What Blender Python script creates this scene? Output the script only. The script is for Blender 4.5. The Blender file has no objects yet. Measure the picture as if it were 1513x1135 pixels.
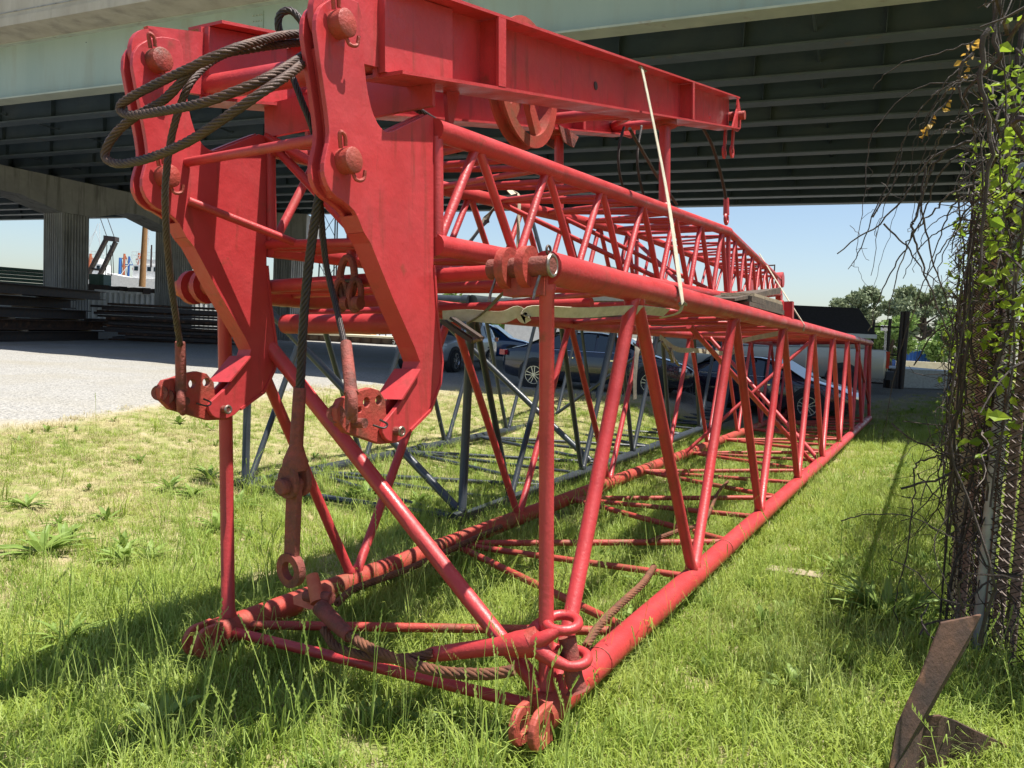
import bpy, bmesh, math, random
import numpy as np
from mathutils import Vector, Matrix
random.seed(7); rng = np.random.default_rng(7)
S = bpy.context.scene
COL = S.collection

# ------------------------------------------------------------------ camera
FP, PX, PY, EYE = 1136.0, 756.5, 567.5, 1.6          # focal length and centre in photo pixels, eye height
pit, rol = math.radians(3.9), math.radians(2.9)
fwd = Vector((0, math.cos(pit), -math.sin(pit)))
r0 = Vector((1, 0, 0)); u0 = r0.cross(fwd)
right = math.cos(rol)*r0 + math.sin(rol)*u0
up = -math.sin(rol)*r0 + math.cos(rol)*u0
CAM = Vector((0, 0, EYE))
cd = bpy.data.cameras.new('camera'); cam = bpy.data.objects.new('camera', cd); COL.objects.link(cam)
cam.matrix_world = Matrix((( right.x, up.x, -fwd.x, 0), (right.y, up.y, -fwd.y, 0), (right.z, up.z, -fwd.z, EYE), (0, 0, 0, 1)))
cd.sensor_fit = 'HORIZONTAL'; cd.sensor_width = 36; cd.lens = 36*FP/1513
cd.clip_start = 0.05; cd.clip_end = 3000
S.camera = cam

# ------------------------------------------------------------------ world, sun, exposure
LIGHT = Vector((-0.285, 0.035, -1.0)).normalized()     # direction the sunlight travels
sun_dir = -LIGHT
elev = math.asin(sun_dir.z); azim = math.atan2(sun_dir.x, sun_dir.y)
W_ = bpy.data.worlds.new('World'); S.world = W_; W_.use_nodes = True
nt = W_.node_tree; nt.nodes.clear()
sky = nt.nodes.new('ShaderNodeTexSky'); sky.sky_type = 'NISHITA'; sky.sun_disc = False
sky.sun_elevation = elev; sky.sun_rotation = azim; sky.altitude = 0; sky.air_density = 1.0; sky.dust_density = 1.2; sky.ozone_density = 1.6
bg = nt.nodes.new('ShaderNodeBackground'); bg.inputs[1].default_value = 0.08
wo = nt.nodes.new('ShaderNodeOutputWorld')
nt.links.new(sky.outputs[0], bg.inputs[0]); nt.links.new(bg.outputs[0], wo.inputs[0])
sd_ = bpy.data.lights.new('sun', 'SUN'); sd_.energy = 4.8; sd_.angle = math.radians(0.5); sd_.color = (1, 0.95, 0.87)
sun = bpy.data.objects.new('sun', sd_); COL.objects.link(sun)
sun.rotation_euler = LIGHT.to_track_quat('-Z', 'Y').to_euler(); sun.location = (0, 0, 30)
S.view_settings.view_transform = 'Standard'; S.view_settings.look = 'None'
S.view_settings.exposure = 1.05; S.view_settings.gamma = 1; S.view_settings.use_curve_mapping = False

# ------------------------------------------------------------------ frames
def ray(x, y): return fwd + right*((x-PX)/FP) - up*((y-PY)/FP)
BO = Vector((0.1994, 2.9782, 0.1010))                 # near right bottom corner of the lower boom
BU_ = Vector((0.48025, 0.87711, -0.00618)); BV_ = Vector((-0.87568, 0.47904, -0.06088)); BW_ = Vector((-0.05044, 0.03465, 0.99813))
HB, WB, LB = 1.759, 1.85, 17.1
def B(u, v, w): return BO + BU_*u + BV_*v + BW_*w
def UB(u, v, w): return B(u, v, w + 0.056*(v-0.527))  # the upper boom leans a little against the lower one
def hit(x, y, n, c):
    r = ray(x, y); t = (c - CAM).dot(n)/r.dot(n); return CAM + r*t
def onV(x, y, v): return hit(x, y, BV_, B(0, v, 0))   # measured point on a plane along the boom
def onU(x, y, u): return hit(x, y, BU_, B(u, 0, 0))   # measured point on a plane across the boom
def onW(x, y, w): return hit(x, y, BW_, B(0, 0, w))
def uvw(P):
    d = P - BO; return d.dot(BU_), d.dot(BV_), d.dot(BW_)
def atY(x, y, Y):
    r = ray(x, y); return CAM + r*(Y/r.y)
def sm(a, b, x):
    t = min(1, max(0, (x-a)/(b-a))); return t*t*(3-2*t)
def H(x, y):
    a, b = x-.2, y-2.98; u = .4803*a+.8771*b; v = -.877*a+.48*b
    base = -.055 - .006*min(19, max(-2, u)) - .061*min(2.6, max(-1.2, v))
    s = max(sm(2.6, 4.6, v)*sm(7, 13, u), sm(4, 11, v), sm(16.5, 20, u))
    s2 = sm(-1.2, -3, v)*0
    return base*(1-s) + .25*s + .012*math.sin(x*1.7+y*.6)*math.cos(y*1.3-x*.4)
def G(px, py):
    h = 0.0
    for _ in range(6):
        r = ray(px, py); t = (h-EYE)/r.z; P = CAM + r*t; h = H(P.x, P.y)
    return Vector((P.x, P.y, h))

# ------------------------------------------------------------------ materials
MAT = {}
def mat(name, col, rough=.6, metal=0, col2=None, nscale=6, lo=.35, hi=.65, bump=0, bscale=40, spec=.5, col3=None, n3=1.3, lo3=.55, hi3=.7, coat=0, detail=6, stretch=None, streak=None):
    m = bpy.data.materials.new(name); m.use_nodes = True; t = m.node_tree; b = t.nodes['Principled BSDF']
    b.inputs['Roughness'].default_value = rough; b.inputs['Metallic'].default_value = metal
    b.inputs['Specular IOR Level'].default_value = spec; b.inputs['Coat Weight'].default_value = coat
    c4 = lambda c: (c[0], c[1], c[2], 1)
    b.inputs['Base Color'].default_value = c4(col)
    tc = t.nodes.new('ShaderNodeTexCoord'); src = tc.outputs['Object']
    if stretch:
        mp = t.nodes.new('ShaderNodeMapping'); mp.inputs['Scale'].default_value = stretch; t.links.new(src, mp.inputs[0]); src = mp.outputs[0]
    def noise(sc, d=detail):
        n = t.nodes.new('ShaderNodeTexNoise'); n.inputs['Scale'].default_value = sc; n.inputs['Detail'].default_value = d; n.inputs['Roughness'].default_value = .62
        t.links.new(src, n.inputs['Vector']); return n.outputs['Fac']
    def ramp(f, lo, hi):
        r = t.nodes.new('ShaderNodeMapRange'); r.inputs[1].default_value = lo; r.inputs[2].default_value = hi; t.links.new(f, r.inputs[0]); return r.outputs[0]
    cur = None
    if col2:
        mx = t.nodes.new('ShaderNodeMix'); mx.data_type = 'RGBA'; mx.inputs[6].default_value = c4(col); mx.inputs[7].default_value = c4(col2)
        t.links.new(ramp(noise(nscale), lo, hi), mx.inputs[0]); cur = mx.outputs[2]
    if col3:
        mx = t.nodes.new('ShaderNodeMix'); mx.data_type = 'RGBA'; mx.inputs[7].default_value = c4(col3)
        if cur: t.links.new(cur, mx.inputs[6])
        else: mx.inputs[6].default_value = c4(col)
        t.links.new(ramp(noise(n3, 9), lo3, hi3), mx.inputs[0]); cur = mx.outputs[2]
    if streak:      # run-off stains and grime, long in the vertical direction
        mp2 = t.nodes.new('ShaderNodeMapping'); mp2.inputs['Scale'].default_value = (streak[1], streak[1], streak[1]*.10); t.links.new(tc.outputs['Object'], mp2.inputs[0])
        n2 = t.nodes.new('ShaderNodeTexNoise'); n2.inputs['Scale'].default_value = 1; n2.inputs['Detail'].default_value = 7; n2.inputs['Roughness'].default_value = .6; t.links.new(mp2.outputs[0], n2.inputs['Vector'])
        mx = t.nodes.new('ShaderNodeMix'); mx.data_type = 'RGBA'; mx.inputs[7].default_value = c4(streak[0])
        if cur: t.links.new(cur, mx.inputs[6])
        else: mx.inputs[6].default_value = c4(col)
        r_ = t.nodes.new('ShaderNodeMapRange'); r_.inputs[1].default_value = streak[2]; r_.inputs[2].default_value = streak[2]+.16; r_.inputs[4].default_value = .75; t.links.new(n2.outputs['Fac'], r_.inputs[0]); t.links.new(r_.outputs[0], mx.inputs[0]); cur = mx.outputs[2]
        rr = t.nodes.new('ShaderNodeMapRange'); rr.inputs[3].default_value = rough-.06; rr.inputs[4].default_value = min(1, rough+.25); t.links.new(ramp(noise(3.1), .35, .7), rr.inputs[0]); t.links.new(rr.outputs[0], b.inputs['Roughness'])
    if cur: t.links.new(cur, b.inputs['Base Color'])
    if bump:
        bp = t.nodes.new('ShaderNodeBump'); bp.inputs['Strength'].default_value = bump; bp.inputs['Distance'].default_value = .01
        t.links.new(noise(bscale, 4), bp.inputs['Height']); t.links.new(bp.outputs[0], b.inputs['Normal'])
    MAT[name] = m; return m
RUST = (.11, .035, .02)
mat('red_paint', (.46, .040, .043), .38, col2=(.36, .030, .032), nscale=5, bump=.25, bscale=55, col3=(.20, .040, .025), n3=6, lo3=.62, hi3=.72, streak=((.23, .040, .028), 9, .58))
mat('red_plate', (.47, .043, .048), .35, col2=(.38, .034, .038), nscale=3, bump=.35, bscale=14, col3=(.25, .045, .03), n3=7, lo3=.63, hi3=.73, streak=((.20, .035, .025), 16, .56))
mat('red_faded', (.40, .045, .030), .6, col2=(.30, .040, .025), nscale=4, bump=.4, bscale=50, col3=(.20, .06, .03), n3=3, lo3=.50, hi3=.66)
mat('worn_red', (.33, .040, .028), .6, col2=(.26, .05, .03), nscale=9, lo=.45, hi=.68, bump=.5, bscale=60, col3=RUST, n3=5, lo3=.55, hi3=.68)
mat('primer_red', (.38, .07, .045), .6, col2=(.32, .06, .04), nscale=9, bump=.4, bscale=50, col3=RUST, n3=6, lo3=.6, hi3=.7)
mat('rusty_red', (.26, .055, .04), .75, col2=(.13, .04, .028), nscale=14, bump=.8, bscale=70, col3=(.07, .025, .018), n3=8, lo3=.55, hi3=.7)
mat('orange_primer', (.50, .14, .07), .7, col2=(.42, .07, .04), nscale=8, bump=.3)
mat('rope_steel', (.050, .034, .030), .6, metal=.25, col2=(.095, .050, .034), nscale=9, bump=.3, bscale=120)
mat('rope_dark', (.022, .018, .020), .5, metal=.3, col2=(.045, .028, .024), nscale=9, bump=.3, bscale=120)
mat('rope_rust', (.20, .075, .035), .85, col2=(.09, .035, .02), nscale=12, bump=.5, bscale=120)
mat('grey_paint', (.036, .044, .052), .36, col2=(.025, .030, .037), nscale=6, bump=.2, col3=(.12, .06, .035), n3=8, lo3=.7, hi3=.78)
mat('strap', (.50, .47, .36), .9, col2=(.38, .35, .26), nscale=25, bump=.4, bscale=250)
mat('strap_dark', (.16, .14, .11), .9, col2=(.09, .08, .065), nscale=20, bump=.4, bscale=200)
mat('bare_steel', (.35, .33, .3), .45, metal=.8, col2=(.16, .1, .07), nscale=20)
mat('dark_steel', (.035, .035, .038), .6, metal=.3, col2=(.07, .045, .035), nscale=9)
mat('rust', (.075, .036, .020), .85, col2=(.03, .018, .014), nscale=5, bump=.5, bscale=50, col3=(.19, .09, .045), n3=4)
mat('concrete', (.46, .42, .34), .9, col2=(.38, .34, .27), nscale=1.6, bump=.4, bscale=30, col3=(.22, .20, .17), n3=1.1, lo3=.50, hi3=.75, stretch=(1, 1, .25))
mat('concrete_grey', (.34, .34, .33), .9, col2=(.27, .27, .265), nscale=1.0, bump=.4, bscale=30, col3=(.18, .18, .17), n3=.6, lo3=.5, hi3=.8, streak=((.12, .12, .11), 3, .52))
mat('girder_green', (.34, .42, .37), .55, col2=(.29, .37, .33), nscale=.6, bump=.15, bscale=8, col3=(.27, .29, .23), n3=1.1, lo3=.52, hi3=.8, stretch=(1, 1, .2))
mat('shaded_green', (.048, .076, .100), .7, col2=(.036, .058, .078), nscale=.8, col3=(.08, .10, .105), n3=.35, lo3=.5, hi3=.75)  # fascia paint darkened and blued: shade under the deck put into the colour
mat('shaded_flange', (.085, .115, .14), .7, col2=(.065, .088, .108), nscale=1.5, col3=(.13, .11, .08), n3=2, lo3=.6, hi3=.75)  # flange paint for the inner girders, underdeck shade mixed into its colour
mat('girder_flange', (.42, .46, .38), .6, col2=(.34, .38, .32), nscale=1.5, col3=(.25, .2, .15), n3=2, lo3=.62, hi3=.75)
mat('timber', (.30, .22, .14), .9, col2=(.17, .13, .09), nscale=14, bump=.5, bscale=60, stretch=(1, 8, 8))
mat('old_board', (.045, .035, .03), .9, col2=(.12, .09, .065), nscale=18, bump=.6, bscale=60)
mat('board_grey', (.36, .29, .20), .9, col2=(.22, .17, .12), nscale=10, bump=.5, bscale=60)
mat('car_black', (.008, .016, .036), .16, col2=(.014, .018, .03), coat=1)
mat('car_purple', (.020, .014, .028), .16, coat=1)
mat('car_blue', (.01, .045, .15), .2, coat=1)
mat('car_silver', (.42, .44, .47), .3, metal=.4, coat=.8)
mat('car_pewter', (.40, .38, .34), .32, metal=.4, coat=.7)
mat('car_bronze', (.10, .075, .055), .3, metal=.4, coat=.7)
mat('glass', (.02, .035, .045), .05, spec=.9)
mat('rubber', (.02, .02, .02), .85)
mat('alloy', (.55, .56, .58), .25, metal=.9)
mat('chrome', (.75, .76, .78), .12, metal=1)
mat('red_lens', (.45, .01, .015), .15, coat=1)
mat('clear_lens', (.75, .78, .8), .1, coat=1)
mat('black_plastic', (.02, .02, .022), .6)
mat('plate_white', (.7, .72, .75), .4)
mat('container_white', (.62, .64, .64), .6, col2=(.5, .51, .5), nscale=2, col3=(.28, .17, .11), n3=3, lo3=.66, hi3=.75)
mat('container_blue', (.03, .13, .42), .55, col2=(.03, .11, .35), nscale=2)
mat('deck_cream', (.72, .66, .48), .8, col2=(.6, .54, .38), nscale=3)
mat('white_paint', (.78, .78, .76), .5, col2=(.66, .66, .64), nscale=4)
mat('orange_paint', (.62, .18, .07), .6, col2=(.4, .12, .06), nscale=6)
mat('blue_paint', (.04, .18, .5), .5)
mat('yellow_paint', (.75, .55, .05), .5)
mat('green_paint', (.05, .12, .09), .6, col2=(.08, .14, .12), nscale=3)
mat('wood_pile', (.42, .24, .10), .85, col2=(.30, .16, .07), nscale=5, bump=.4, stretch=(4, 4, .6))
mat('siding', (.52, .47, .38), .7, col2=(.45, .41, .33), nscale=3)
mat('shingle', (.045, .04, .045), .9, col2=(.07, .06, .065), nscale=12, bump=.6, bscale=30)
mat('warehouse', (.55, .58, .62), .6, col2=(.48, .51, .55), nscale=1)
mat('galv', (.42, .44, .45), .5, metal=.5, col2=(.3, .31, .31), nscale=12)
mat('old_wire', (.035, .026, .022), .6, metal=.2, col2=(.08, .05, .035), nscale=12)
mat('faded_slat', (.42, .31, .27), .85, col2=(.28, .19, .16), nscale=10, bump=.4, stretch=(4, 4, .5))
mat('rust_slat', (.17, .10, .07), .85, col2=(.10, .06, .045), nscale=10, stretch=(3, 3, .5))
mat('dark_wire', (.05, .042, .038), .6, metal=.4)
mat('vine_bark', (.07, .055, .045), .9, col2=(.035, .027, .024), nscale=20, bump=.7, bscale=80, col3=(.22, .18, .14), n3=6, lo3=.6, hi3=.72)
mat('bark', (.13, .095, .07), .95, col2=(.08, .06, .045), nscale=8, bump=.6)
mat('white_roof', (.8, .8, .77), .5)
mat('barge_rust', (.13, .09, .06), .85, col2=(.07, .055, .045), nscale=3)
def leafmat(name, col, col2, trans=.35, sc=3.0, rough=.55):
    m = bpy.data.materials.new(name); m.use_nodes = True; t = m.node_tree; b = t.nodes['Principled BSDF']; out = t.nodes['Material Output']
    g = t.nodes.new('ShaderNodeNewGeometry'); oi = t.nodes.new('ShaderNodeObjectInfo')
    n = t.nodes.new('ShaderNodeTexNoise'); n.inputs['Scale'].default_value = sc; n.inputs['Detail'].default_value = 3
    t.links.new(g.outputs['Position'], n.inputs['Vector'])
    mr = t.nodes.new('ShaderNodeMapRange'); mr.inputs[1].default_value = .35; mr.inputs[2].default_value = .65; t.links.new(n.outputs['Fac'], mr.inputs[0])
    ad = t.nodes.new('ShaderNodeMath'); ad.operation = 'MULTIPLY_ADD'; ad.inputs[1].default_value = .5; ad.inputs[2].default_value = 0; t.links.new(mr.outputs[0], ad.inputs[0])
    a2 = t.nodes.new('ShaderNodeMath'); a2.operation = 'MULTIPLY_ADD'; a2.inputs[1].default_value = .6; t.links.new(g.outputs['Random Per Island'], a2.inputs[0]); t.links.new(ad.outputs[0], a2.inputs[2])
    mx = t.nodes.new('ShaderNodeMix'); mx.data_type = 'RGBA'; mx.inputs[6].default_value = (*col, 1); mx.inputs[7].default_value = (*col2, 1); t.links.new(a2.outputs[0], mx.inputs[0])
    t.links.new(mx.outputs[2], b.inputs['Base Color']); b.inputs['Roughness'].default_value = rough; b.inputs['Specular IOR Level'].default_value = .35
    tr = t.nodes.new('ShaderNodeBsdfTranslucent'); t.links.new(mx.outputs[2], tr.inputs[0])
    ms = t.nodes.new('ShaderNodeMixShader'); ms.inputs[0].default_value = trans
    t.links.new(b.outputs[0], ms.inputs[1]); t.links.new(tr.outputs[0], ms.inputs[2]); t.links.new(ms.outputs[0], out.inputs[0])
    MAT[name] = m; return m
leafmat('grass_green', (.20, .30, .038), (.38, .45, .085), .4, 1.6)
leafmat('grass_tall', (.24, .37, .055), (.48, .55, .17), .4, 1.6)
leafmat('grass_dry', (.42, .36, .17), (.56, .49, .27), .3, 2)
leafmat('weed_leaf', (.15, .24, .045), (.26, .36, .08), .35, 2)
leafmat('vine_leaf', (.13, .24, .02), (.32, .42, .04), .5, 3)
leafmat('orange_leaf', (.45, .25, .04), (.60, .40, .08), .45, 3)
leafmat('pine_leaf', (.13, .17, .09), (.22, .26, .14), .2, .8)
leafmat('tree_leaf', (.13, .22, .05), (.22, .32, .08), .3, .8)

# ------------------------------------------------------------------ object helpers
def thing(name, label, cat, loc=(0, 0, 0), group=None):
    o = bpy.data.objects.new(name, None); COL.objects.link(o); o.location = loc; o.empty_display_size = .1
    o['label'] = label; o['category'] = cat
    if group: o['group'] = group
    return o
def tag(o, label, cat, group=None):
    o['label'] = label; o['category'] = cat
    if group: o['group'] = group
    return o
def world_loc(o):
    p = Vector(o.location)
    while o.parent: o = o.parent; p += Vector(o.location)
    return p
def mesh_obj(name, vs, fs, m, parent=None, smooth=False, origin=None, ang=None):
    """link a mesh given in world coordinates"""
    me = bpy.data.meshes.new(name)
    org = Vector(origin) if origin is not None else (Vector((0, 0, 0)) if parent is None else world_loc(parent))
    me.from_pydata([tuple(Vector(v)-org) for v in vs], [], fs); me.validate()
    if smooth:
        me.polygons.foreach_set('use_smooth', [True]*len(me.polygons))
        if ang is not False: me.set_sharp_from_angle(angle=math.radians(ang or 40))
    if isinstance(m, str): m = MAT[m]
    me.materials.append(m); me.update()
    o = bpy.data.objects.new(name, me); COL.objects.link(o)
    if parent is not None:
        o.parent = parent
    else: o.location = org
    return o
class MB:
    def __init__(s): s.v = []; s.f = []
    def add(s, vs, fs):
        k = len(s.v); s.v += [Vector(x) for x in vs]; s.f += [tuple(i+k for i in f) for f in fs]; return s
    def box8(s, P):   # 8 corners: bottom 0-3, top 4-7
        return s.add(P, [(0, 3, 2, 1), (4, 5, 6, 7), (0, 1, 5, 4), (1, 2, 6, 5), (2, 3, 7, 6), (3, 0, 4, 7)])
    def box(s, c, sx, sy, sz, X=Vector((1, 0, 0)), Y=Vector((0, 1, 0)), Z=Vector((0, 0, 1))):
        c = Vector(c); hx, hy, hz = X*sx/2, Y*sy/2, Z*sz/2
        return s.box8([c-hx-hy-hz, c+hx-hy-hz, c+hx+hy-hz, c-hx+hy-hz, c-hx-hy+hz, c+hx-hy+hz, c+hx+hy+hz, c-hx+hy+hz])
    def tube(s, pts, r, n=8, cap=True):
        pts = [Vector(p) for p in pts]; m = len(pts)
        rs = r if isinstance(r, (list, tuple)) else [r]*m
        ref = None; k = len(s.v)
        for i, p in enumerate(pts):
            d = (pts[min(i+1, m-1)]-pts[max(i-1, 0)]); d = d.normalized() if d.length > 1e-9 else Vector((0, 0, 1))
            if ref is None:
                ref = d.orthogonal().normalized()
            else:
                ref = ref - d*ref.dot(d); ref = ref.normalized() if ref.length > 1e-6 else d.orthogonal().normalized()
            b = d.cross(ref)
            for j in range(n):
                a = 2*math.pi*j/n; s.v.append(p+(ref*math.cos(a)+b*math.sin(a))*rs[i])
        for i in range(m-1):
            for j in range(n):
                a = k+i*n+j; b2 = k+i*n+(j+1) % n; s.f.append((a, b2, b2+n, a+n))
        if cap:
            s.f.append(tuple(k+n-1-j for j in range(n))); s.f.append(tuple(k+(m-1)*n+j for j in range(n)))
        return s
    def prism(s, poly, off):
        """poly: list of points (one face), extruded by vector off"""
        n = len(poly); off = Vector(off); poly = [Vector(p) for p in poly]
        return s.add(poly+[p+off for p in poly], [tuple(range(n-1, -1, -1)), tuple(range(n, 2*n))]+[(i, (i+1) % n, n+(i+1) % n, n+i) for i in range(n)])
    def ring(s, c, N, r1, r2, th, n=28, X=None, sx=1, sy=1):
        """flat ring (washer) with axis N"""
        N = N.normalized(); X = X or N.orthogonal().normalized(); X = (X-N*X.dot(N)).normalized(); Y = N.cross(X); c = Vector(c); k = len(s.v)
        for j in range(n):
            a = 2*math.pi*j/n; d = X*math.cos(a)*sx+Y*math.sin(a)*sy
            s.v += [c+d*r1-N*th/2, c+d*r2-N*th/2, c+d*r2+N*th/2, c+d*r1+N*th/2]
        for j in range(n):
            a = k+4*j; b = k+4*((j+1) % n)
            for q in range(4): s.f.append((a+q, b+q, b+(q+1) % 4, a+(q+1) % 4))
        return s
    def torus(s, c, N, R, r, n=24, m=8, X=None, sx=1, sy=1, a0=0, a1=2*math.pi):
        N = N.normalized(); X = X or N.orthogonal().normalized(); X = (X-N*X.dot(N)).normalized(); Y = N.cross(X); c = Vector(c)
        full = abs(a1-a0-2*math.pi) < 1e-6
        pts = [c+X*math.cos(a0+(a1-a0)*j/n)*R*sx+Y*math.sin(a0+(a1-a0)*j/n)*R*sy for j in range(n+1)]
        if full:
            k = len(s.v)
            for j in range(n):
                t = (pts[(j+1) % n]-pts[(j-1) % n]).normalized(); o = N.cross(t)
                for q in range(m):
                    a = 2*math.pi*q/m; s.v.append(pts[j]+(o*math.cos(a)+N*math.sin(a))*r)
            for j in range(n):
                for q in range(m):
                    a = k+j*m+q; b = k+j*m+(q+1) % m; c2 = k+((j+1) % n)*m+(q+1) % m; d = k+((j+1) % n)*m+q; s.f.append((a, d, c2, b))
        else: s.tube(pts, r, m)
        return s
    def build(s, name, m, parent=None, smooth=False, origin=None, ang=None):
        return mesh_obj(name, s.v, s.f, m, parent, smooth, origin, ang)
def tube(name, pts, r, m, parent=None, n=12, **k):
    return MB().tube(pts, r, n).build(name, m, parent, smooth=True, **k)
def bevel(o, w=.004, seg=2, ang=35):
    md = o.modifiers.new('b', 'BEVEL'); md.width = w; md.segments = seg; md.limit_method = 'ANGLE'; md.angle_limit = math.radians(ang); return o
def spline(P, per=8):
    P = [Vector(p) for p in P]; out = []
    Q = [P[0]*2-P[1]]+P+[P[-1]*2-P[-2]]
    for i in range(1, len(Q)-2):
        a, b, c, d = Q[i-1:i+3]
        for k in range(per):
            t = k/per; out.append(.5*((2*b)+(c-a)*t+(2*a-5*b+4*c-d)*t*t+(3*b-a-3*c+d)*t**3))
    out.append(P[-1]); return out
def resample(P, step):
    L = [0]
    for i in range(1, len(P)): L.append(L[-1]+(P[i]-P[i-1]).length)
    n = max(2, int(L[-1]/step)); out = []; j = 0
    for k in range(n+1):
        t = L[-1]*k/n
        while j < len(L)-2 and L[j+1] < t: j += 1
        f = (t-L[j])/max(1e-9, L[j+1]-L[j]); out.append(P[j].lerp(P[j+1], min(1, max(0, f))))
    return out
def rope(name, P, r, m, parent=None, lay=.16, strands=6, step=None):
    """wire rope: helical strands twisted round the path"""
    C = resample(spline(P, 10), step or lay/9)
    n = len(C); ref = None; fr = []
    for i in range(n):
        d = (C[min(i+1, n-1)]-C[max(i-1, 0)]).normalized()
        ref = d.orthogonal().normalized() if ref is None else (ref-d*ref.dot(d)).normalized()
        fr.append((ref.copy(), d.cross(ref)))
    st = (C[1]-C[0]).length; mb = MB()
    for s_ in range(strands):
        pts = []
        for i in range(n):
            a = 2*math.pi*(s_/strands + i*st/lay); pts.append(C[i]+(fr[i][0]*math.cos(a)+fr[i][1]*math.sin(a))*r*.62)
        mb.tube(pts, r*.40, 5)
    return mb.build(name, m, parent, smooth=True, ang=False)
def ribbon(name, P, width, th, m, parent=None, side=None, per=6, twist=0):
    C = spline(P, per); n = len(C); mb = MB(); k = 0
    for i, p in enumerate(C):
        d = (C[min(i+1, n-1)]-C[max(i-1, 0)]).normalized(); s_ = (side - d*side.dot(d)).normalized()
        if twist: s_ = Matrix.Rotation(twist*i/n, 3, d) @ s_
        nn = d.cross(s_)
        mb.v += [p-s_*width/2-nn*th/2, p+s_*width/2-nn*th/2, p+s_*width/2+nn*th/2, p-s_*width/2+nn*th/2]
    for i in range(n-1):
        a = 4*i
        for q in range(4): mb.f.append((a+q, a+(q+1) % 4, a+4+(q+1) % 4, a+4+q))
    mb.f += [(3, 2, 1, 0), (4*n-4, 4*n-3, 4*n-2, 4*n-1)]
    return mb.build(name, m, parent, smooth=True)
UP = Vector((0, 0, 1))
# ------------------------------------------------------------------ ground (one sheet to the horizon)
BND = [(-400, -160), (-30, -1.0), (-12, 4.2), (-7.0, 7.2), (-6.1, 9.2), (-5.4, 12.0), (-4.2, 14.9), (-3.2, 16.8), (-.9, 17.6), (4, 17.2), (8, 18.9), (11, 21), (14, 24.5), (20, 33), (60, 90), (400, 500)]
def yb(x):
    for (a, ya), (b, y2) in zip(BND, BND[1:]):
        if x <= b: return ya+(y2-ya)*(x-a)/(b-a)
    return 500
def axis(lo, hi, step, far):
    a = list(np.arange(lo, hi+1e-6, step)); s_ = step; x = hi
    while x < far: s_ *= 1.35; x += s_; a.append(x)
    s_ = step; x = lo
    while x > -far: s_ *= 1.35; x -= s_; a.insert(0, x)
    return a
gx = axis(-14, 16, .3, 1500); gy = axis(0, 33, .3, 1500)
vs = [(x, y, H(x, y)) for y in gy for x in gx]; nx = len(gx)
fs = [(j*nx+i, j*nx+i+1, (j+1)*nx+i+1, (j+1)*nx+i) for j in range(len(gy)-1) for i in range(nx-1)]
gm = bpy.data.materials.new('ground_mat'); gm.use_nodes = True; t = gm.node_tree; b = t.nodes['Principled BSDF']; b.inputs['Roughness'].default_value = .95; b.inputs['Specular IOR Level'].default_value = .15
def N(kind, **kw):
    n = t.nodes.new(kind)
    for k, v in kw.items(): setattr(n, k, v)
    return n
geo = N('ShaderNodeNewGeometry'); P_ = geo.outputs['Position']
def noi(sc, d=6):
    n = N('ShaderNodeTexNoise'); n.inputs['Scale'].default_value = sc; n.inputs['Detail'].default_value = d; t.links.new(P_, n.inputs['Vector']); return n.outputs['Fac']
def mr(f, a, b_, c=0, d=1):
    n = N('ShaderNodeMapRange'); n.inputs[1].default_value = a; n.inputs[2].default_value = b_; n.inputs[3].default_value = c; n.inputs[4].default_value = d; t.links.new(f, n.inputs[0]); return n.outputs[0]
def mixc(f, a, c):
    n = N('ShaderNodeMix', data_type='RGBA')
    if isinstance(f, float): n.inputs[0].default_value = f
    else: t.links.new(f, n.inputs[0])
    for i, q in ((6, a), (7, c)):
        if isinstance(q, tuple): n.inputs[i].default_value = (*q, 1)
        else: t.links.new(q, n.inputs[i])
    return n.outputs[2]
soil = mixc(mr(noi(2.3), .4, .6), (.20, .22, .07), (.30, .27, .13))
soil = mixc(mr(noi(9), .5, .68), soil, (.36, .30, .18))
vor = N('ShaderNodeTexVoronoi'); vor.inputs['Scale'].default_value = 26; t.links.new(P_, vor.inputs['Vector'])
vs2 = N('ShaderNodeTexVoronoi'); vs2.inputs['Scale'].default_value = 70; t.links.new(P_, vs2.inputs['Vector'])
sepc = N('ShaderNodeSeparateColor'); t.links.new(vor.outputs['Color'], sepc.inputs[0])
sepd = N('ShaderNodeSeparateColor'); t.links.new(vs2.outputs['Color'], sepd.inputs[0])
grav = mixc(mr(sepc.outputs[0], 0, 1), (.16, .158, .15), (.31, .30, .28))
grav = mixc(mr(sepd.outputs[0], .2, 1, 0, .7), grav, (.42, .41, .38))
grav = mixc(mr(noi(.35, 4), .45, .65, 0, .6), grav, (.27, .25, .20))
att = N('ShaderNodeAttribute', attribute_name='gravel')
ad = N('ShaderNodeMath', operation='ADD'); t.links.new(att.outputs['Fac'], ad.inputs[0]); t.links.new(mr(noi(.9, 8), 0, 1, -1.6, 1.6), ad.inputs[1])
base_c = mixc(mr(ad.outputs[0], -1.1, .3), soil, (.36, .32, .22))
t.links.new(mixc(mr(ad.outputs[0], -.1, 1.2), base_c, grav), b.inputs['Base Color'])
bp = N('ShaderNodeBump'); bp.inputs['Strength'].default_value = .8; bp.inputs['Distance'].default_value = .03
t.links.new(vor.outputs['Distance'], bp.inputs['Height']); t.links.new(bp.outputs[0], b.inputs['Normal'])
ground = mesh_obj('ground', vs, fs, gm, smooth=True, ang=False); ground['kind'] = 'structure'
at_ = ground.data.attributes.new('gravel', 'FLOAT', 'POINT'); at_.data.foreach_set('value', [max(-6, min(6, y-yb(x))) for x, y, z in vs])

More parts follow.
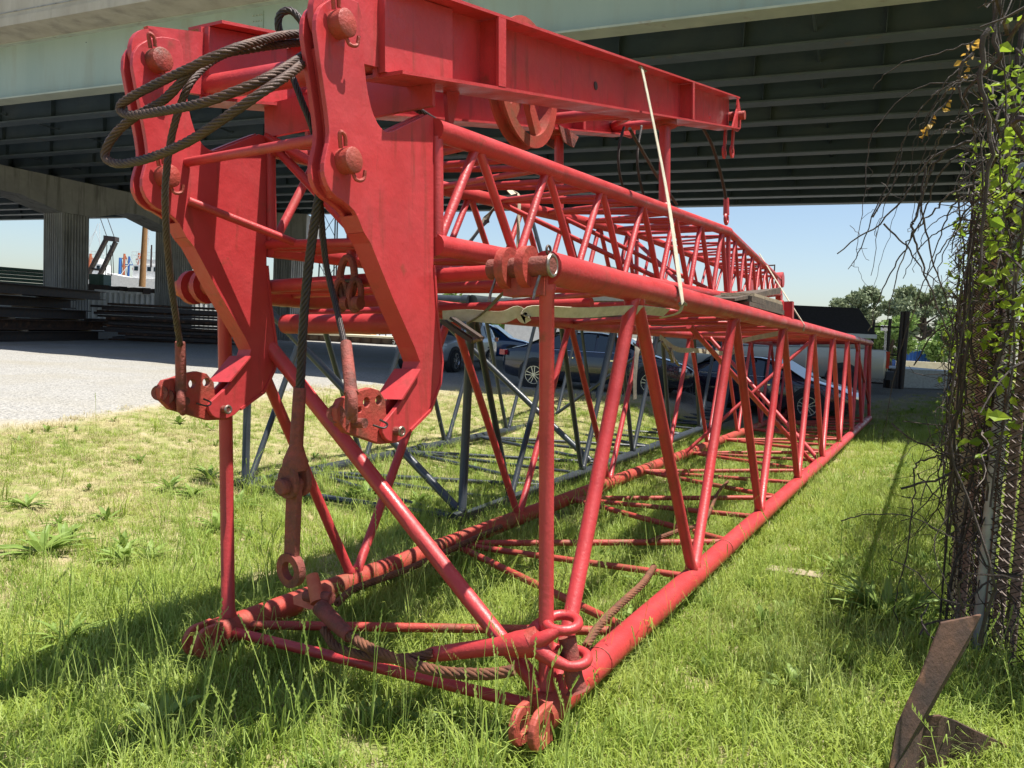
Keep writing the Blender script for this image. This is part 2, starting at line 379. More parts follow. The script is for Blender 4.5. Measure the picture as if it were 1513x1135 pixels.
# ------------------------------------------------------------------ overpass
bd = Vector((-0.914, 0.405, 0)); pd = Vector((0.405, 0.914, 0))   # along the bridge, away from the camera
ZB = 8.6; F0 = 17.45                                              # girder underside, distance of the near fascia girder
def BR(s, p, z): return bd*s + pd*(F0+p) + UP*z
bridge = thing('highway_overpass', 'wide steel girder highway overpass with pale concrete parapet crossing above the yard', 'bridge', BR(0, 12, 0))
S0, S1 = -60, 100; GS = 2.14; NG = 12
MB().box8([BR(S0, -1.25, ZB+1.86), BR(S1, -1.25, ZB+1.86), BR(S1, 25, ZB+1.86), BR(S0, 25, ZB+1.86), BR(S0, -1.25, ZB+2.12), BR(S1, -1.25, ZB+2.12), BR(S1, 25, ZB+2.12), BR(S0, 25, ZB+2.12)]).build('deck_slab', 'concrete', bridge)
for s in range(S0, S1, 8):        # parapet cast in lengths with narrow joints
    q = s+7.97
    prof = [(-1.19, ZB+2.12), (-.85, ZB+2.12), (-.95, ZB+2.5), (-1.0, ZB+3.35), (-1.19, ZB+3.35)]
    MB().prism([BR(s, p, z) for p, z in prof], bd*(q-s)).build('parapet', 'concrete', bridge)
for i in range(NG):
    p = i*GS; mg = 'shaded_green' if i else 'girder_green'; mb = MB(); fl = MB()
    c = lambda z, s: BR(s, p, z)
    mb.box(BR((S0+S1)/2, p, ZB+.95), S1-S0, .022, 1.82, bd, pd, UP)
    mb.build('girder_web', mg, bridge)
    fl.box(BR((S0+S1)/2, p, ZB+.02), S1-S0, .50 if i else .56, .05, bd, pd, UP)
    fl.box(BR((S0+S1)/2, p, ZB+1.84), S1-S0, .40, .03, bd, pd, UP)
    f = fl.build('girder_flange', 'shaded_flange' if i else 'girder_flange', bridge)
    st = MB()
    for k, s in enumerate(np.arange(S0+1, S1, 3.1)):
        if i == 0: continue
        st.box(BR(s, p, ZB+.95), .02, .36, 1.72, bd, pd, UP)
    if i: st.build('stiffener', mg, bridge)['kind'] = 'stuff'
# splice plates with bolts on the fascia girder
def splice(s):
    MB().box(BR(s, -.022, ZB+.95), .42, .02, 1.5, bd, pd, UP).build('splice_plate', 'girder_green', bridge)
    bm_ = MB()
    for a in (-.15, -.05, .05, .15):
        for k in range(9): bm_.tube([BR(s+a, -.03, ZB+.3+k*.16), BR(s+a, -.065, ZB+.3+k*.16)], .022, 6)
    bm_.build('bolt', 'girder_flange', bridge)['kind'] = 'stuff'
    MB().box(BR(s, 0, ZB-.02), .9, .5, .02, bd, pd, UP).build('splice_plate', 'girder_flange', bridge)
for s in (16.2, -3.2): splice(s)
cf = MB()
for s in np.arange(S0+3, S1, 7.3):
    for i in range(NG-1):
        p0, p1 = i*GS, (i+1)*GS
        cf.tube([BR(s, p0, ZB+.35), BR(s, p1, ZB+.35)], .045, 4); cf.tube([BR(s, p0, ZB+1.6), BR(s, p1, ZB+1.6)], .045, 4)
        cf.tube([BR(s, p0, ZB+1.6), BR(s, (p0+p1)/2, ZB+.35)], .04, 4); cf.tube([BR(s, p1, ZB+1.6), BR(s, (p0+p1)/2, ZB+.35)], .04, 4)
cf.build('cross_frame', 'shaded_flange', bridge)['kind'] = 'stuff'
for s in (-9.6,):                 # heavy transverse beam seen near the right edge
    MB().box(BR(s, 12, ZB+.05), .5, 24, .06, bd, pd, UP).box(BR(s, 12, ZB+.9), .04, 24, 1.7, bd, pd, UP).build('transverse_beam', 'girder_flange', bridge)
# form lines on the parapet and a drain pipe under the fascia
for s in range(S0, S1, 8):
    MB().box(BR(s+3.985, -1.20, ZB+2.30), 7.9, .02, .03, bd, pd, UP).build('parapet_groove', 'concrete_grey', bridge)
tube('drain_pipe', [BR(-9.1, -.6, ZB+1.9), BR(-9.1, -.6, ZB-.15), BR(-9.4, -.75, ZB-.5)], .07, 'galv', bridge, 8)
# lamp mast standing on the deck
lm = thing('lattice_mast', 'thin blue grey lattice mast top standing behind the overpass parapet', 'mast', BR(36, 30, 0))
mm = MB()
for dx, dy in ((0, 0), (1.6, 0), (.8, 1.4)): mm.tube([BR(36+dx, 30+dy, 0), BR(36.8, 30.5, 40)], .06, 5)
for k in range(20): z = 2*k; f = 1-z/40; mm.tube([BR(36.8-.8*f, 30.5-.5*f, z), BR(36.8+.8*f, 30.5-.5*f, z+2)], .03, 4); mm.tube([BR(36.8+.8*f, 30.5-.5*f, z), BR(36.8, 30.5+.9*f, z+2)], .03, 4)
mm.build('lattice_frame', 'grey_paint', lm)
# concrete pier: cap with haunches on fluted columns
def fluted(P, w, z0, z1, parent, along, across, n=9):
    out = []; h = w/2
    for (ax, ay, dx, dy) in ((-1, -1, 1, 0), (1, -1, 0, 1), (1, 1, -1, 0), (-1, 1, 0, -1)):
        for k in range(n):
            for tt, dep in ((0, 0), (.55, 0), (.65, 1), (.90, 1)):
                q = (k+tt)/n*2
                nx_, ny_ = (dy and (1 if dy > 0 else -1) or 0), 0
                inn = .06*dep
                x = ax+dx*q; y = ay+dy*q
                # inward direction is perpendicular to the side
                ix, iy = (-dy, dx)
                out.append(((x*h+ix*inn), (y*h+iy*inn)))
    poly = [P+along*a+across*b2+UP*z0 for a, b2 in out]
    m = MB(); nn = len(poly); m.add(poly+[q+UP*(z1-z0) for q in poly], [tuple(range(nn, 2*nn))]+[(i, (i+1) % nn, nn+(i+1) % nn, nn+i) for i in range(nn)])
    return m.build('column', 'concrete_grey', parent)
C1 = Vector(((97-756)/1136*42.7, 42.7, 0)); C1 = atY(97, 457, 42.7); C1.z = 0
C2 = C1 + pd*7.35
for P in (C1, C2, C1-pd*7.35, C1-pd*14.7): fluted(P, 1.55, H(P.x, P.y)-.3, 6.75, bridge, pd, bd)
e0 = C1-pd*18; hw = 1.0
prof = []
def cp(k, z): return C1+pd*k+UP*z
top = ZB-.06
poly = [cp(-18.5, top), cp(10.8, top), cp(10.8, 7.3), cp(8.33, 6.75), cp(6.37, 6.75), cp(4.2, 7.35), cp(3.2, 7.35), cp(.98, 6.75), cp(-.98, 6.75), cp(-3.2, 7.3), cp(-4.2, 7.3), cp(-6.37, 6.75), cp(-8.33, 6.75), cp(-11, 7.3), cp(-13.7, 6.75), cp(-15.7, 6.75), cp(-18.5, 7.4)]
MB().prism([q-bd*.9 for q in poly], bd*1.8).build('pier_cap', 'concrete_grey', bridge)
# second pier farther off, seen between the red plates
P2 = thing('bridge_pier', 'grey concrete pier with box cap seen between the two red hook plates', 'pier', atY(426, 470, 52).xy.to_3d())
q = atY(426, 470, 52); q.z = 0
fluted(q, 1.5, 0, 5.9, P2, pd, bd, 7)
MB().box(q+UP*7.2+bd*0.2-pd*.2, 3.5, 3.2, 2.6, Vector((1, 0, 0)), Vector((0, 1, 0)), UP).build('pier_cap', 'concrete_grey', P2)
# ------------------------------------------------------------------ lower red lattice boom
Vn = -BV_            # towards the right-hand side (towards the fence)
def lug_pair(c, d, axis_, R, hole, th, gap, parent, m='worn_red', back=.12, name='clevis_lug', sy=1):
    """two rounded lugs with pin holes, pin axis = axis_, pointing along d"""
    d = d.normalized(); ax = axis_.normalized(); up_ = ax.cross(d)
    for s in (-1, 1):
        c0 = Vector(c)+ax*s*(gap/2+th/2); mb = MB(); n = 20; k0 = 0
        outer = []; inner = []
        for j in range(n):
            a = 2*math.pi*j/n; ca, sa = math.cos(a), math.sin(a)
            outer.append(d*ca*R + up_*sa*R*sy if ca > -.05 else d*(-back) + up_*(sa/abs(sa) if abs(sa) > .3 else 0)*R*sy*1.0 if abs(sa) > .3 else d*(-back)+up_*sa*R)
            inner.append(d*ca*hole*.8 + up_*sa*hole)
        for j in range(n):
            mb.v += [c0+outer[j]-ax*th/2, c0+inner[j]-ax*th/2, c0+inner[j]+ax*th/2, c0+outer[j]+ax*th/2]
        for j in range(n):
            a = 4*j; b2 = 4*((j+1) % n)
            for q in range(4): mb.f.append((a+q, a+(q+1) % 4, b2+(q+1) % 4, b2+q))
        o = mb.build(name, m, parent); bevel(o, .008, 2, 40)
low = thing('lattice_boom', 'long red lattice crane boom lying in the grass, carrying the other red frames', 'crane boom', B(LB/2, WB/2, 0))
RC = .068
vb = lambda u: WB + .03*(1 if u > 1 else u)
def chord(p, q, r, m='red_paint', parent=low, name='chord'): return tube(name, [p, q], r, m, parent, n=16)
chord(B(0, 0, 0), B(LB, 0, 0), RC); chord(B(0, 0, HB), B(LB, 0, HB), RC); chord(B(0, WB, 0), B(LB, WB+.02, 0), RC, 'red_faded'); chord(B(.03, WB, HB), B(LB, WB+.02, HB), RC)
# welds / collars on the chords
for u in (.55, 2.95): MB().torus(B(u, 0, 0), BU_, RC+.001, .0035, 20, 6).build('weld_bead', 'worn_red', low, smooth=True)
def lace(p, q, r=.034, m='red_paint', parent=low, name='lacing_tube', cut=.03):
    d = (q-p).normalized(); c2 = cut+.04
    if r > .028: return MB().tube([p+d*cut, p+d*(c2+.012), p+d*(c2+.03), p+d*(c2+.034), q-d*(c2+.034), q-d*(c2+.03), q-d*(c2+.012), q-d*cut], [r*1.22, r*1.20, r*1.07, r, r, r*1.07, r*1.20, r*1.22], 12).build(name, m, parent, smooth=True)
    return tube(name, [p+d*cut, q-d*cut], r, m, parent, n=10)
NBAY = 8; PB = LB/NBAY
for k in range(NBAY):
    a, m_, b_ = k*PB, (k+.5)*PB - (.06 if k == 0 else 0), (k+1)*PB
    lace(B(a+(.08 if k == 0 else 0), 0, 0), B(m_, 0, HB)); lace(B(m_, 0, HB), B(b_, 0, 0))           # right face
    lace(B(a+(.05 if k == 0 else 0), WB, HB), B(m_, WB, 0), .030); lace(B(m_, WB, 0), B(b_, WB, HB), .030)   # left face
    for w, s in ((0, 0), (HB, 1)):                                                                  # bottom and top faces
        p0, p1 = (WB, 0)
        mm_ = 'red_paint' if s else 'red_faded'
        lace(B(a+(.1 if k == 0 else 0), p0, w), B(m_, p1, w), .024, mm_); lace(B(m_, p1, w), B(b_, p0, w), .024, mm_)
        lace(B(b_-.01, 0, w), B(b_-.01, WB, w), .022, mm_)
# near end frame
lace(B(.03, .012, 0), B(.03, .012, HB), .031, name='end_post'); lace(B(.03, WB, 0), B(.03, WB, HB), .034, name='end_post')
lace(B(.03, 0, .03), B(.03, WB, HB), .036, name='end_diagonal')
lace(B(.01, 0, 0), B(.01, WB, 0), .026, name='end_strut'); lace(B(.05, 0, HB), B(.05, WB, HB), .032, name='end_strut')
lace(B(.60, .03, HB-.10), B(.60, WB, HB-.10), .026, name='end_strut'); lace(B(.55, 0, HB+.0), B(.45, WB, HB), .024, name='end_strut')
lace(B(LB-.04, 0, 0), B(LB-.04, 0, HB), .034, name='end_post'); lace(B(LB-.04, WB, 0), B(LB-.04, WB, HB), .034, name='end_post')
lace(B(LB-3.9, 0, HB), B(LB-.05, 0, .3), .026, name='far_diagonal').name = 'brace_tube'
lace(B(9.5, .3, HB-.1), B(8.2, WB, 0), .026, name='brace_tube'); lace(B(8.4, 0, 0), B(9.6, WB, HB), .03, name='brace_tube')
lace(B(5.2, WB*.5, HB), B(8.3, .1, 0), .03, name='brace_tube')
# lugs: lower ends are open forks, upper right one is pinned
lug_pair(B(-.135, 0, -.015), -BU_, BV_, .078, .034, .030, .052, low, 'primer_red', back=.09)
lug_pair(B(-.135, WB, -.01), -BU_, BV_, .078, .036, .030, .052, low, 'primer_red', back=.09)
for v in (0, WB): MB().tube([B(-.07, v, 0), B(.06, v, 0)], [.074, .078], 16).build('chord_end', 'worn_red', low, smooth=True)
# upper right hinge: two round ears with a long pin pointing sideways
for dv, nm in ((.035, 0), (.125, 1)):
    MB().tube([B(-.05, dv, HB+.0), B(-.05, dv+.038, HB+.0)], .082, 20).build('hinge_ear', 'worn_red', low, smooth=True)
MB().tube([B(-.05, -.055, HB), B(-.05, .225, HB)], .040, 18).build('hinge_pin', 'rusty_red', low, smooth=True)
MB().torus(B(-.05, -.05, HB), BV_, .039, .008, 18, 6).build('pin_collar', 'bare_steel', low, smooth=True)
for dv in (-.005, .19): tube('cotter_pin', [B(-.06, dv, HB-.03), B(-.09, dv+.01, HB-.10), B(-.10, dv+.01, HB-.13)], .006, 'bare_steel', low, 6)
MB().torus(B(-.04, -.03, HB+.06), BV_, .018, .005, 14, 6).build('cotter_pin', 'dark_steel', low, smooth=True)
MB().box(B(-.01, .08, HB-.075), .10, .16, .07, BU_, BV_, BW_).build('hinge_block', 'worn_red', low)
MB().box(B(-.05, WB-.0, HB), .16, .045, .13, BU_, BV_, BW_).build('hinge_block', 'red_paint', low)
for dv in (.03, .12): MB().tube([B(-.09, WB-.02+dv-.03, HB), B(-.09, WB+.01+dv-.03, HB)], .085, 20).build('hinge_ear', 'red_paint', low, smooth=True)
MB().tube([B(-.09, WB-.11, HB), B(-.09, WB+.18, HB)], .045, 18).build('hinge_pin', 'orange_primer', low, smooth=True)
MB().tube([B(.35, .78, HB-.19), B(.35, 1.75, HB-.17)], .052, 16).build('roller_tube', 'red_paint', low, smooth=True)
# gusset bracket farther along the right top chord
bk = []
cu = uvw(onV(1158, 470, 0))[0]
MB().prism([B(cu-.35, .03, HB+.06), B(cu+.30, .03, HB+.06), B(cu+.30, .03, HB+.20), B(cu+.16, .03, HB+.24), B(cu+.02, .03, HB+.20)], BV_*.05).build('bracket', 'red_paint', low)
MB().box(B(cu+.25, .0, HB+.13), .10, .10, .20, BU_, BV_, BW_).build('bracket', 'red_paint', low)

# ------------------------------------------------------------------ upper red lattice section
V0, V1 = .527, 1.506
top_ = thing('lattice_jib', 'upper red lattice jib with tapered far end and two hooked side plates', 'crane jib', UB(3, 1, 1.9))
def zt(u): return 2.37 + .0612*u
def zb_(u): return 1.885 + .027*u
UK = 5.25; UT = 9.9
vt = lambda u, v: v if u <= UK else v + (u-UK)/(UT-UK)*((1.0-v)*.62)
def TP(u, v, top):
    if u <= UK: w = zt(u) if top else zb_(u)
    else:
        f = (u-UK)/(UT-UK); w = zt(UK)*(1-f) + 2.62*f if top else zb_(UK)*(1-f) + 2.40*f
    return UB(u, vt(u, v), w)
for v in (V0, V1):
    for tp in (1, 0):
        tube('chord', [TP(0, v, tp), TP(UK, v, tp)], .047, 'red_paint', top_, 14)
        tube('taper_chord', [TP(UK, v, tp), TP(UT, v, tp)], .040, 'red_paint', top_, 12)
    bts = [0.0, .72, 1.46, 2.23, 3.02, 3.82, 4.60, 5.2]; tps = [.345, 1.07, 1.85, 2.63, 3.40, 4.2, 4.98]
    for k in range(7):
        lace(TP(bts[k]+.02, v, 0), TP(tps[k], v, 1), .022, parent=top_); lace(TP(tps[k], v, 1), TP(bts[k+1], v, 0), .022, parent=top_)
    lace(TP(.02, v, 0), TP(.02, v, 1), .026, parent=top_, name='end_post')
    lace(TP(UK, v, 0), TP(UK, v, 1), .024, parent=top_, name='knee_post')
    u = 5.35; k = 0
    while u < UT-.5:
        lace(TP(u, v, k % 2), TP(u+.32, v, 1-k % 2), .017, parent=top_, name='taper_lacing'); u += .32; k += 1
for k in range(7):
    for tp in (0, 1):
        lace(TP(tps[k], V0, tp), TP(bts[k+1], V1, tp), .018, parent=top_); lace(TP(bts[k], V1, tp), TP(tps[k], V0, tp), .018, parent=top_)
        lace(TP(bts[k]+.04, V0, tp), TP(bts[k]+.04, V1, tp), .018, parent=top_, name='cross_strut')
for k in range(9):
    u = 5.5+k*.48
    for tp in (0, 1): lace(TP(u, V0, tp), TP(u+.02, V1, tp), .014, parent=top_, name='cross_strut')
    lace(TP(u, V0, 1), TP(u+.45, V1, 1), .012, parent=top_, name='taper_lacing')
lace(TP(2.2, V1, 1), TP(3.6, V0, 0), .02, parent=top_, name='brace_tube'); lace(TP(3.8, V0, 0), TP(4.9, V1, 1), .02, parent=top_, name='brace_tube'); lace(TP(3.3, V1, 1), TP(5.1, V0, 0), .02, parent=top_, name='brace_tube')
# tip: end plates, small sheaves and a guard bracket
for v in (V0, V1):
    c = TP(UT, v, 1); c2 = TP(UT, v, 0)
    MB().prism([TP(UT-.55, v, 1), TP(UT+.05, v, 1)+BU_*.02, TP(UT+.05, v, 0), TP(UT-.45, v, 0)], Vn*.03).build('tip_plate', 'red_plate', top_)
    MB().tube([c-BV_*.05+BU_*.05, c+BV_*.05+BU_*.05], .12, 14).build('tip_lug', 'red_paint', top_, smooth=True)
    MB().tube([c2-BV_*.04+BU_*.0-UP*.05, c2+BV_*.04-UP*.05], .09, 14).build('tip_lug', 'red_paint', top_, smooth=True)
cc = TP(UT, (V0+V1)/2, 1)
tube('guard_bar', [cc+BV_*.2, cc+BV_*.2+UP*.22, cc-BV_*.1+UP*.22, cc-BV_*.1], .015, 'dark_steel', top_, 6)
MB().prism([TP(UT-.75, 1.0, 0), TP(UT-.35, 1.0, 0), TP(UT-.50, 1.0, 0)-UP*.32, TP(UT-.62, 1.0, 0)-UP*.35], BV_*.2).build('tip_hook', 'red_plate', top_)
# side plates
def pts(L, v): return [uvw(onV(x, y, v)) for x, y in L]
upper = pts([(468, 60), (466, 34), (470, 14), (482, 3), (497, 0)], V0)
outline_px = [(469, 62), (466, 36), (470, 14), (482, 2), (500, -6), (520, -2), (534, 6), (536, 60), (540, 112), (546, 150), (555, 178), (566, 193), (576, 196), (600, 184), (632, 169), (641, 173), (641, 300), (641, 392), (645, 458), (653, 535), (650, 566), (636, 606), (606, 636), (596, 650), (578, 655), (566, 645), (565, 628), (578, 613), (597, 588), (618, 549), (621, 534), (613, 512), (581, 440), (548, 358), (538, 342), (528, 317), (512, 300), (492, 288), (481, 268), (478, 247), (482, 225), (487, 205), (486, 180), (479, 130)]
OUT = pts(outline_px, V0); n0 = len(OUT)
def chaikin(P):
    out = []; n = len(P)
    for i in range(n):
        a, b2, c = P[i-1], P[i], P[(i+1) % n]
        if i in (14, 15, 16, 17, 18): out.append(b2); continue
        ka = min(.3, .02/max(1e-6, (a-b2).length)*1.0+.12); kc = min(.3, .02/max(1e-6, (c-b2).length)+.12)
        out += [b2.lerp(a, ka), b2.lerp(c, kc)]
    return out
for (v, dw) in ((V0, 0.0), (V1, 0.056*(V1-V0))):
    sgn = 1
    P = [B(u, v-.0, w+dw) for u, _, w in OUT]
    PS = chaikin(P)
    front = MB().prism(PS, BV_*.020).build('side_plate', 'red_plate', top_); bevel(front, .003, 2)
    # inner plate of the pair: same outline except that it stops at the bend
    # the inner plate of the pair, one recess narrower
    back = MB().prism([p+BV_*.060 for p in PS], BV_*.020).build('side_plate', 'red_plate', top_); bevel(back, .003, 2)
    # closing flanges along the front of the shank and hook and behind it
    fl = MB()
    seq = list(range(28, 36))
    for a, b2 in zip(seq, seq[1:]):
        pa, pb = P[a], P[b2]; nrm = ((pb-pa).cross(BV_)).normalized()
        fl.box8([pa-BV_*.003-nrm*.006, pb-BV_*.003-nrm*.006, pb-BV_*.003+nrm*.006, pa-BV_*.003+nrm*.006, pa+BV_*.083-nrm*.006, pb+BV_*.083-nrm*.006, pb+BV_*.083+nrm*.006, pa+BV_*.083+nrm*.006])
    fl.build('front_flange', 'red_plate', top_)
    fl = MB(); seq = list(range(17, 23))
    for a, b2 in zip(seq, seq[1:]):
        pa, pb = P[a], P[b2]; nrm = ((pb-pa).cross(BV_)).normalized()
        fl.box8([pa-BV_*.006-nrm*.006, pb-BV_*.006-nrm*.006, pb-BV_*.006+nrm*.006, pa-BV_*.006+nrm*.006, pa+BV_*.086-nrm*.006, pb+BV_*.086-nrm*.006, pb+BV_*.086+nrm*.006, pa+BV_*.086+nrm*.006])
    fl.build('rear_flange', 'red_plate', top_)
    fl = MB(); seq = list(range(10, 15))     # top edge rib
    for a, b2 in zip(seq, seq[1:]):
        pa, pb = P[a], P[b2]; nrm = ((pb-pa).cross(BV_)).normalized()
        fl.box8([pa+BV_*.02-nrm*.005, pb+BV_*.02-nrm*.005, pb+BV_*.02+nrm*.005, pa+BV_*.02+nrm*.005, pa+BV_*.06-nrm*.005, pb+BV_*.06-nrm*.005, pb+BV_*.06+nrm*.005, pa+BV_*.06+nrm*.005])
    fl.build('top_flange', 'red_plate', top_)
    # front web between the pair, set back from the edge (dark groove)
    seq = [0, 43, 42, 41, 40, 39, 38, 37, 36, 35, 34, 33]; fl = MB()
    for a, b2 in zip(seq, seq[1:]):
        pa, pb = P[a]+BU_*.035-BW_*.0, P[b2]+BU_*.035
        fl.box8([pa+BV_*.02, pb+BV_*.02, pb+BV_*.02+BU_*.01, pa+BV_*.02+BU_*.01, pa+BV_*.06, pb+BV_*.06, pb+BV_*.06+BU_*.01, pa+BV_*.06+BU_*.01])
    fl.build('front_web', 'red_plate', top_)
    # rounded bosses and pins
    for px, py, R in ((505, 42, .048), (515, 243, .046)):
        u, _, w = uvw(onV(px-8, py-4, V0)); c = B(u, v, w+dw)
        MB().tube([c-BV_*.055, c-BV_*.052, c+BV_*.12], [R-.004, R, R], 22).build('pin', 'worn_red', top_, smooth=True)
        k = tube('cotter_pin', spline([c-BV_*.03+BW_*R*1.0-BU_*.02, c-BV_*.035+BW_*(R+.035)-BU_*.03, c-BV_*.03+BW_*(R+.04)-BU_*.05, c-BV_*.02+BW_*(R*.8)-BU_*.035], 5), .008, 'worn_red', top_, 8)
        tube('cotter_pin', spline([c-BV_*.035-BW_*R*.9+BU_*.01, c-BV_*.045-BW_*(R+.02)+BU_*.02, c-BV_*.05-BW_*(R+.012)+BU_*.05, c-BV_*.055-BW_*(R-.02)+BU_*.055], 5), .007, 'worn_red', top_, 8)
    # raised pad beside the lower pin
    u, _, w = uvw(onV(460, 258, V0))
    # hook end pin
    u, _, w = uvw(onV(584, 637, V0)); c = B(u, v, w+dw)
    MB().tube([c-BV_*.035, c+BV_*.105], .018, 14).build('hook_pin', 'rusty_red', top_, smooth=True)
    MB().torus(c-BV_*.032, BV_, .016, .006, 14, 6).build('pin_collar', 'bare_steel', top_, smooth=True)
    # shelf plate on the hook
    a, b2 = B(*uvw(onV(618, 545, V0))[:1], v, uvw(onV(618, 545, V0))[2]+dw), B(*uvw(onV(590, 590, V0))[:1], v, uvw(onV(590, 590, V0))[2]+dw)
    MB().box8([a-BV_*.02-BU_*.01, b2-BV_*.02-BU_*.012, b2-BV_*.02, a-BV_*.02, a+BV_*.1-BU_*.03, b2+BV_*.1-BU_*.03, b2+BV_*.1-BU_*.018, a+BV_*.1-BU_*.018]).build('hook_shelf', 'red_plate', top_)
# tubes between the two plates
def w_of(x, y, v): return onV(x, y, v)
tube('front_tube', [onV(277, 240, V1-.005), onV(470, 206, V0+.08)], .020, 'red_paint', top_, 12)
tube('front_tube', [onV(278, 297, V1-.005), onV(470, 372, V0+.75)-BV_*0, UB(-.02, .64, 1.90)], .019, 'red_paint', top_, 12)
tube('front_tube', [UB(0, V1, 2.42), UB(0, V0+.08, 1.98)], .020, 'red_paint', top_, 12)
tube('front_tube', [UB(.02, V1, 2.40), UB(.02, .95, 1.92)], .022, 'red_paint', top_, 12)
tube('front_tube', [UB(.0, V1, 1.90), UB(0, V0+.08, 1.90)], .022, 'red_paint', top_, 12)
tube('front_tube', [UB(.1, V1, 2.40), UB(.12, V0+.08, 2.36)], .024, 'red_paint', top_, 12)
tube('front_post', [onU(519, 290, .05), onU(519, 386, .05)], .022, 'red_paint', top_, 12)

# ------------------------------------------------------------------ top frame with two steel beams and a sheave
mast = thing('beam_frame', 'red frame of two long steel beams joined by pipes, carried on top of the jib', 'crane mast', UB(2.4, 1, 3))
def bb(u): return 2.560 + .222*u
def bt(u): return 2.895 + .217*u
UE = 5.35
for v, ue in ((V0+.038, UE), (V1+.038, 4.88)):
    f0 = -.35
    MB().prism([UB(f0, v-.008, bb(f0)), UB(ue, v-.008, bb(ue)), UB(ue, v-.008, bt(ue)), UB(f0, v-.008, bt(f0))], BV_*.016).build('beam_web', 'red_plate', mast)
    for fn in (bb, bt):
        s = 1 if fn is bt else 0
        MB().box8([UB(f0+.02, v-.12, fn(f0+.02)), UB(ue, v-.12, fn(ue)), UB(ue, v+.10, fn(ue)), UB(f0+.02, v+.10, fn(f0+.02)), UB(f0+.02, v-.12, fn(f0+.02)+.014), UB(ue, v-.12, fn(ue)+.014), UB(ue, v+.10, fn(ue)+.014), UB(f0+.02, v+.10, fn(f0+.02)+.014)]).build('beam_flange', 'red_paint', mast)
    MB().prism([UB(-.34, v-.045, bb(-.34)+.016), UB(.13, v-.045, bb(.13)+.016), UB(.13, v-.045, bt(.13)-.004), UB(-.34, v-.045, bt(-.34)-.004)], BV_*.036).build('doubler_plate', 'red_plate', mast)
    # rounded lug at the pivot
    c = UB(-.58, v, 2.60)
    MB().tube([c-BV_*.014, c+BV_*.014], .115, 22).build('pivot_lug', 'red_plate', mast, smooth=True)
    MB().prism([UB(-.62, v-.014, 2.72), UB(-.52, v-.014, 2.49), UB(-.05, v-.014, bb(-.05)+.02), UB(-.05, v-.014, bt(-.05)-.01)], BV_*.028).build('pivot_lug', 'red_plate', mast)
    for us in ((.40, .07), (3.62, .05)):
        if us[0] > ue: continue
        u = us[0]
        MB().box8([UB(u, v-.122, bb(u)+.016), UB(u+us[1], v-.122, bb(u+us[1])+.016), UB(u+us[1], v-.108, bb(u+us[1])+.016), UB(u, v-.108, bb(u)+.016), UB(u, v-.122, bt(u)-.002), UB(u+us[1], v-.122, bt(u+us[1])-.002), UB(u+us[1], v-.108, bt(u+us[1])-.002), UB(u, v-.108, bt(u)-.002)]).build('stiffener_plate', 'red_paint', mast)
        MB().box8([UB(u+.02, v-.108, bb(u)+.016), UB(u+.035, v-.108, bb(u)+.016), UB(u+.035, v+.08, bb(u)+.016), UB(u+.02, v+.08, bb(u)+.016), UB(u+.02, v-.108, bt(u)-.002), UB(u+.035, v-.108, bt(u)-.002), UB(u+.035, v+.08, bt(u)-.002), UB(u+.02, v+.08, bt(u)-.002)]).build('stiffener_plate', 'red_paint', mast)
    # far end plates and pin
    MB().prism([UB(ue-.22, v-.10, bb(ue)-.05), UB(ue+.02, v-.10, bb(ue)-.02), UB(ue+.14, v-.10, bb(ue)+.05), UB(ue+.15, v-.10, bb(ue)+.2), UB(ue+.02, v-.10, bt(ue)+.02), UB(ue-.02, v-.10, bb(ue)+.2)], BV_*.018).build('end_plate', 'red_paint', mast)
    MB().tube([UB(ue+.05, v-.16, bb(ue)+.15), UB(ue+.05, v+.09, bb(ue)+.15)], .045, 14).build('end_pin', 'worn_red', mast, smooth=True)
    if ue == UE:
        for dv in (-.05, .03):
            c = UB(ue+.05, v+dv, bb(ue)+.1)
            MB().box(c-UP*.14, .06, .02, .30, BU_, BV_, UP).build('hanging_link', 'red_paint', mast)
            MB().ring(c-UP*.31, BV_, .065, .028, .02, 18).build('hanging_link', 'red_paint', mast)
# slot and round marks in the webs
c = onV(880, 127, V0+.028); MB().tube([c-BV_*.004, c+BV_*.002], .026, 16).build('web_hole', 'dark_steel', mast, smooth=True)
c = onV(822, 127, V0+.028)
# cross pipes
tube('cross_pipe', [UB(-.30, V0+.05, 2.565), UB(-.30, V1+.03, 2.565)], .055, 'red_paint', mast, 18)
tube('cross_pipe', [UB(.30, V0+.05, 2.70), UB(.30, V1+.03, 2.70)], .042, 'red_paint', mast, 16)
for v in (V0+.10, V1-.02):
    MB().prism([UB(.24, v, 2.66), UB(.36, v, 2.66), UB(.30, v+.0, 2.48), UB(.26, v, 2.48)], BV_*.02).build('gusset', 'red_paint', mast)
tube('cross_pipe', [UB(3.0, V0+.05, bb(3.0)+.08), UB(3.0, V1+.03, bb(3.0)+.08)], .045, 'red_paint', mast, 14)
tube('cross_pipe', [UB(4.6, V0+.05, bb(4.6)+.08), UB(4.6, V1+.03, bb(4.6)+.08)], .045, 'red_paint', mast, 14)
for a, b2 in (((3.0, V0), (4.6, V1)), ((3.0, V1), (4.6, V0))): tube('brace_tube', [UB(a[0], a[1]+.04, bb(a[0])+.1), UB(b2[0], b2[1]+.04, bb(b2[0])+.1)], .028, 'red_paint', mast, 10)
# end diaphragm plate seen between the beams near the pivot
MB().box(UB(.0, 1.02, 2.52), .02, .98, .16, BU_, BV_, BW_).build('cross_plate', 'red_plate', mast)
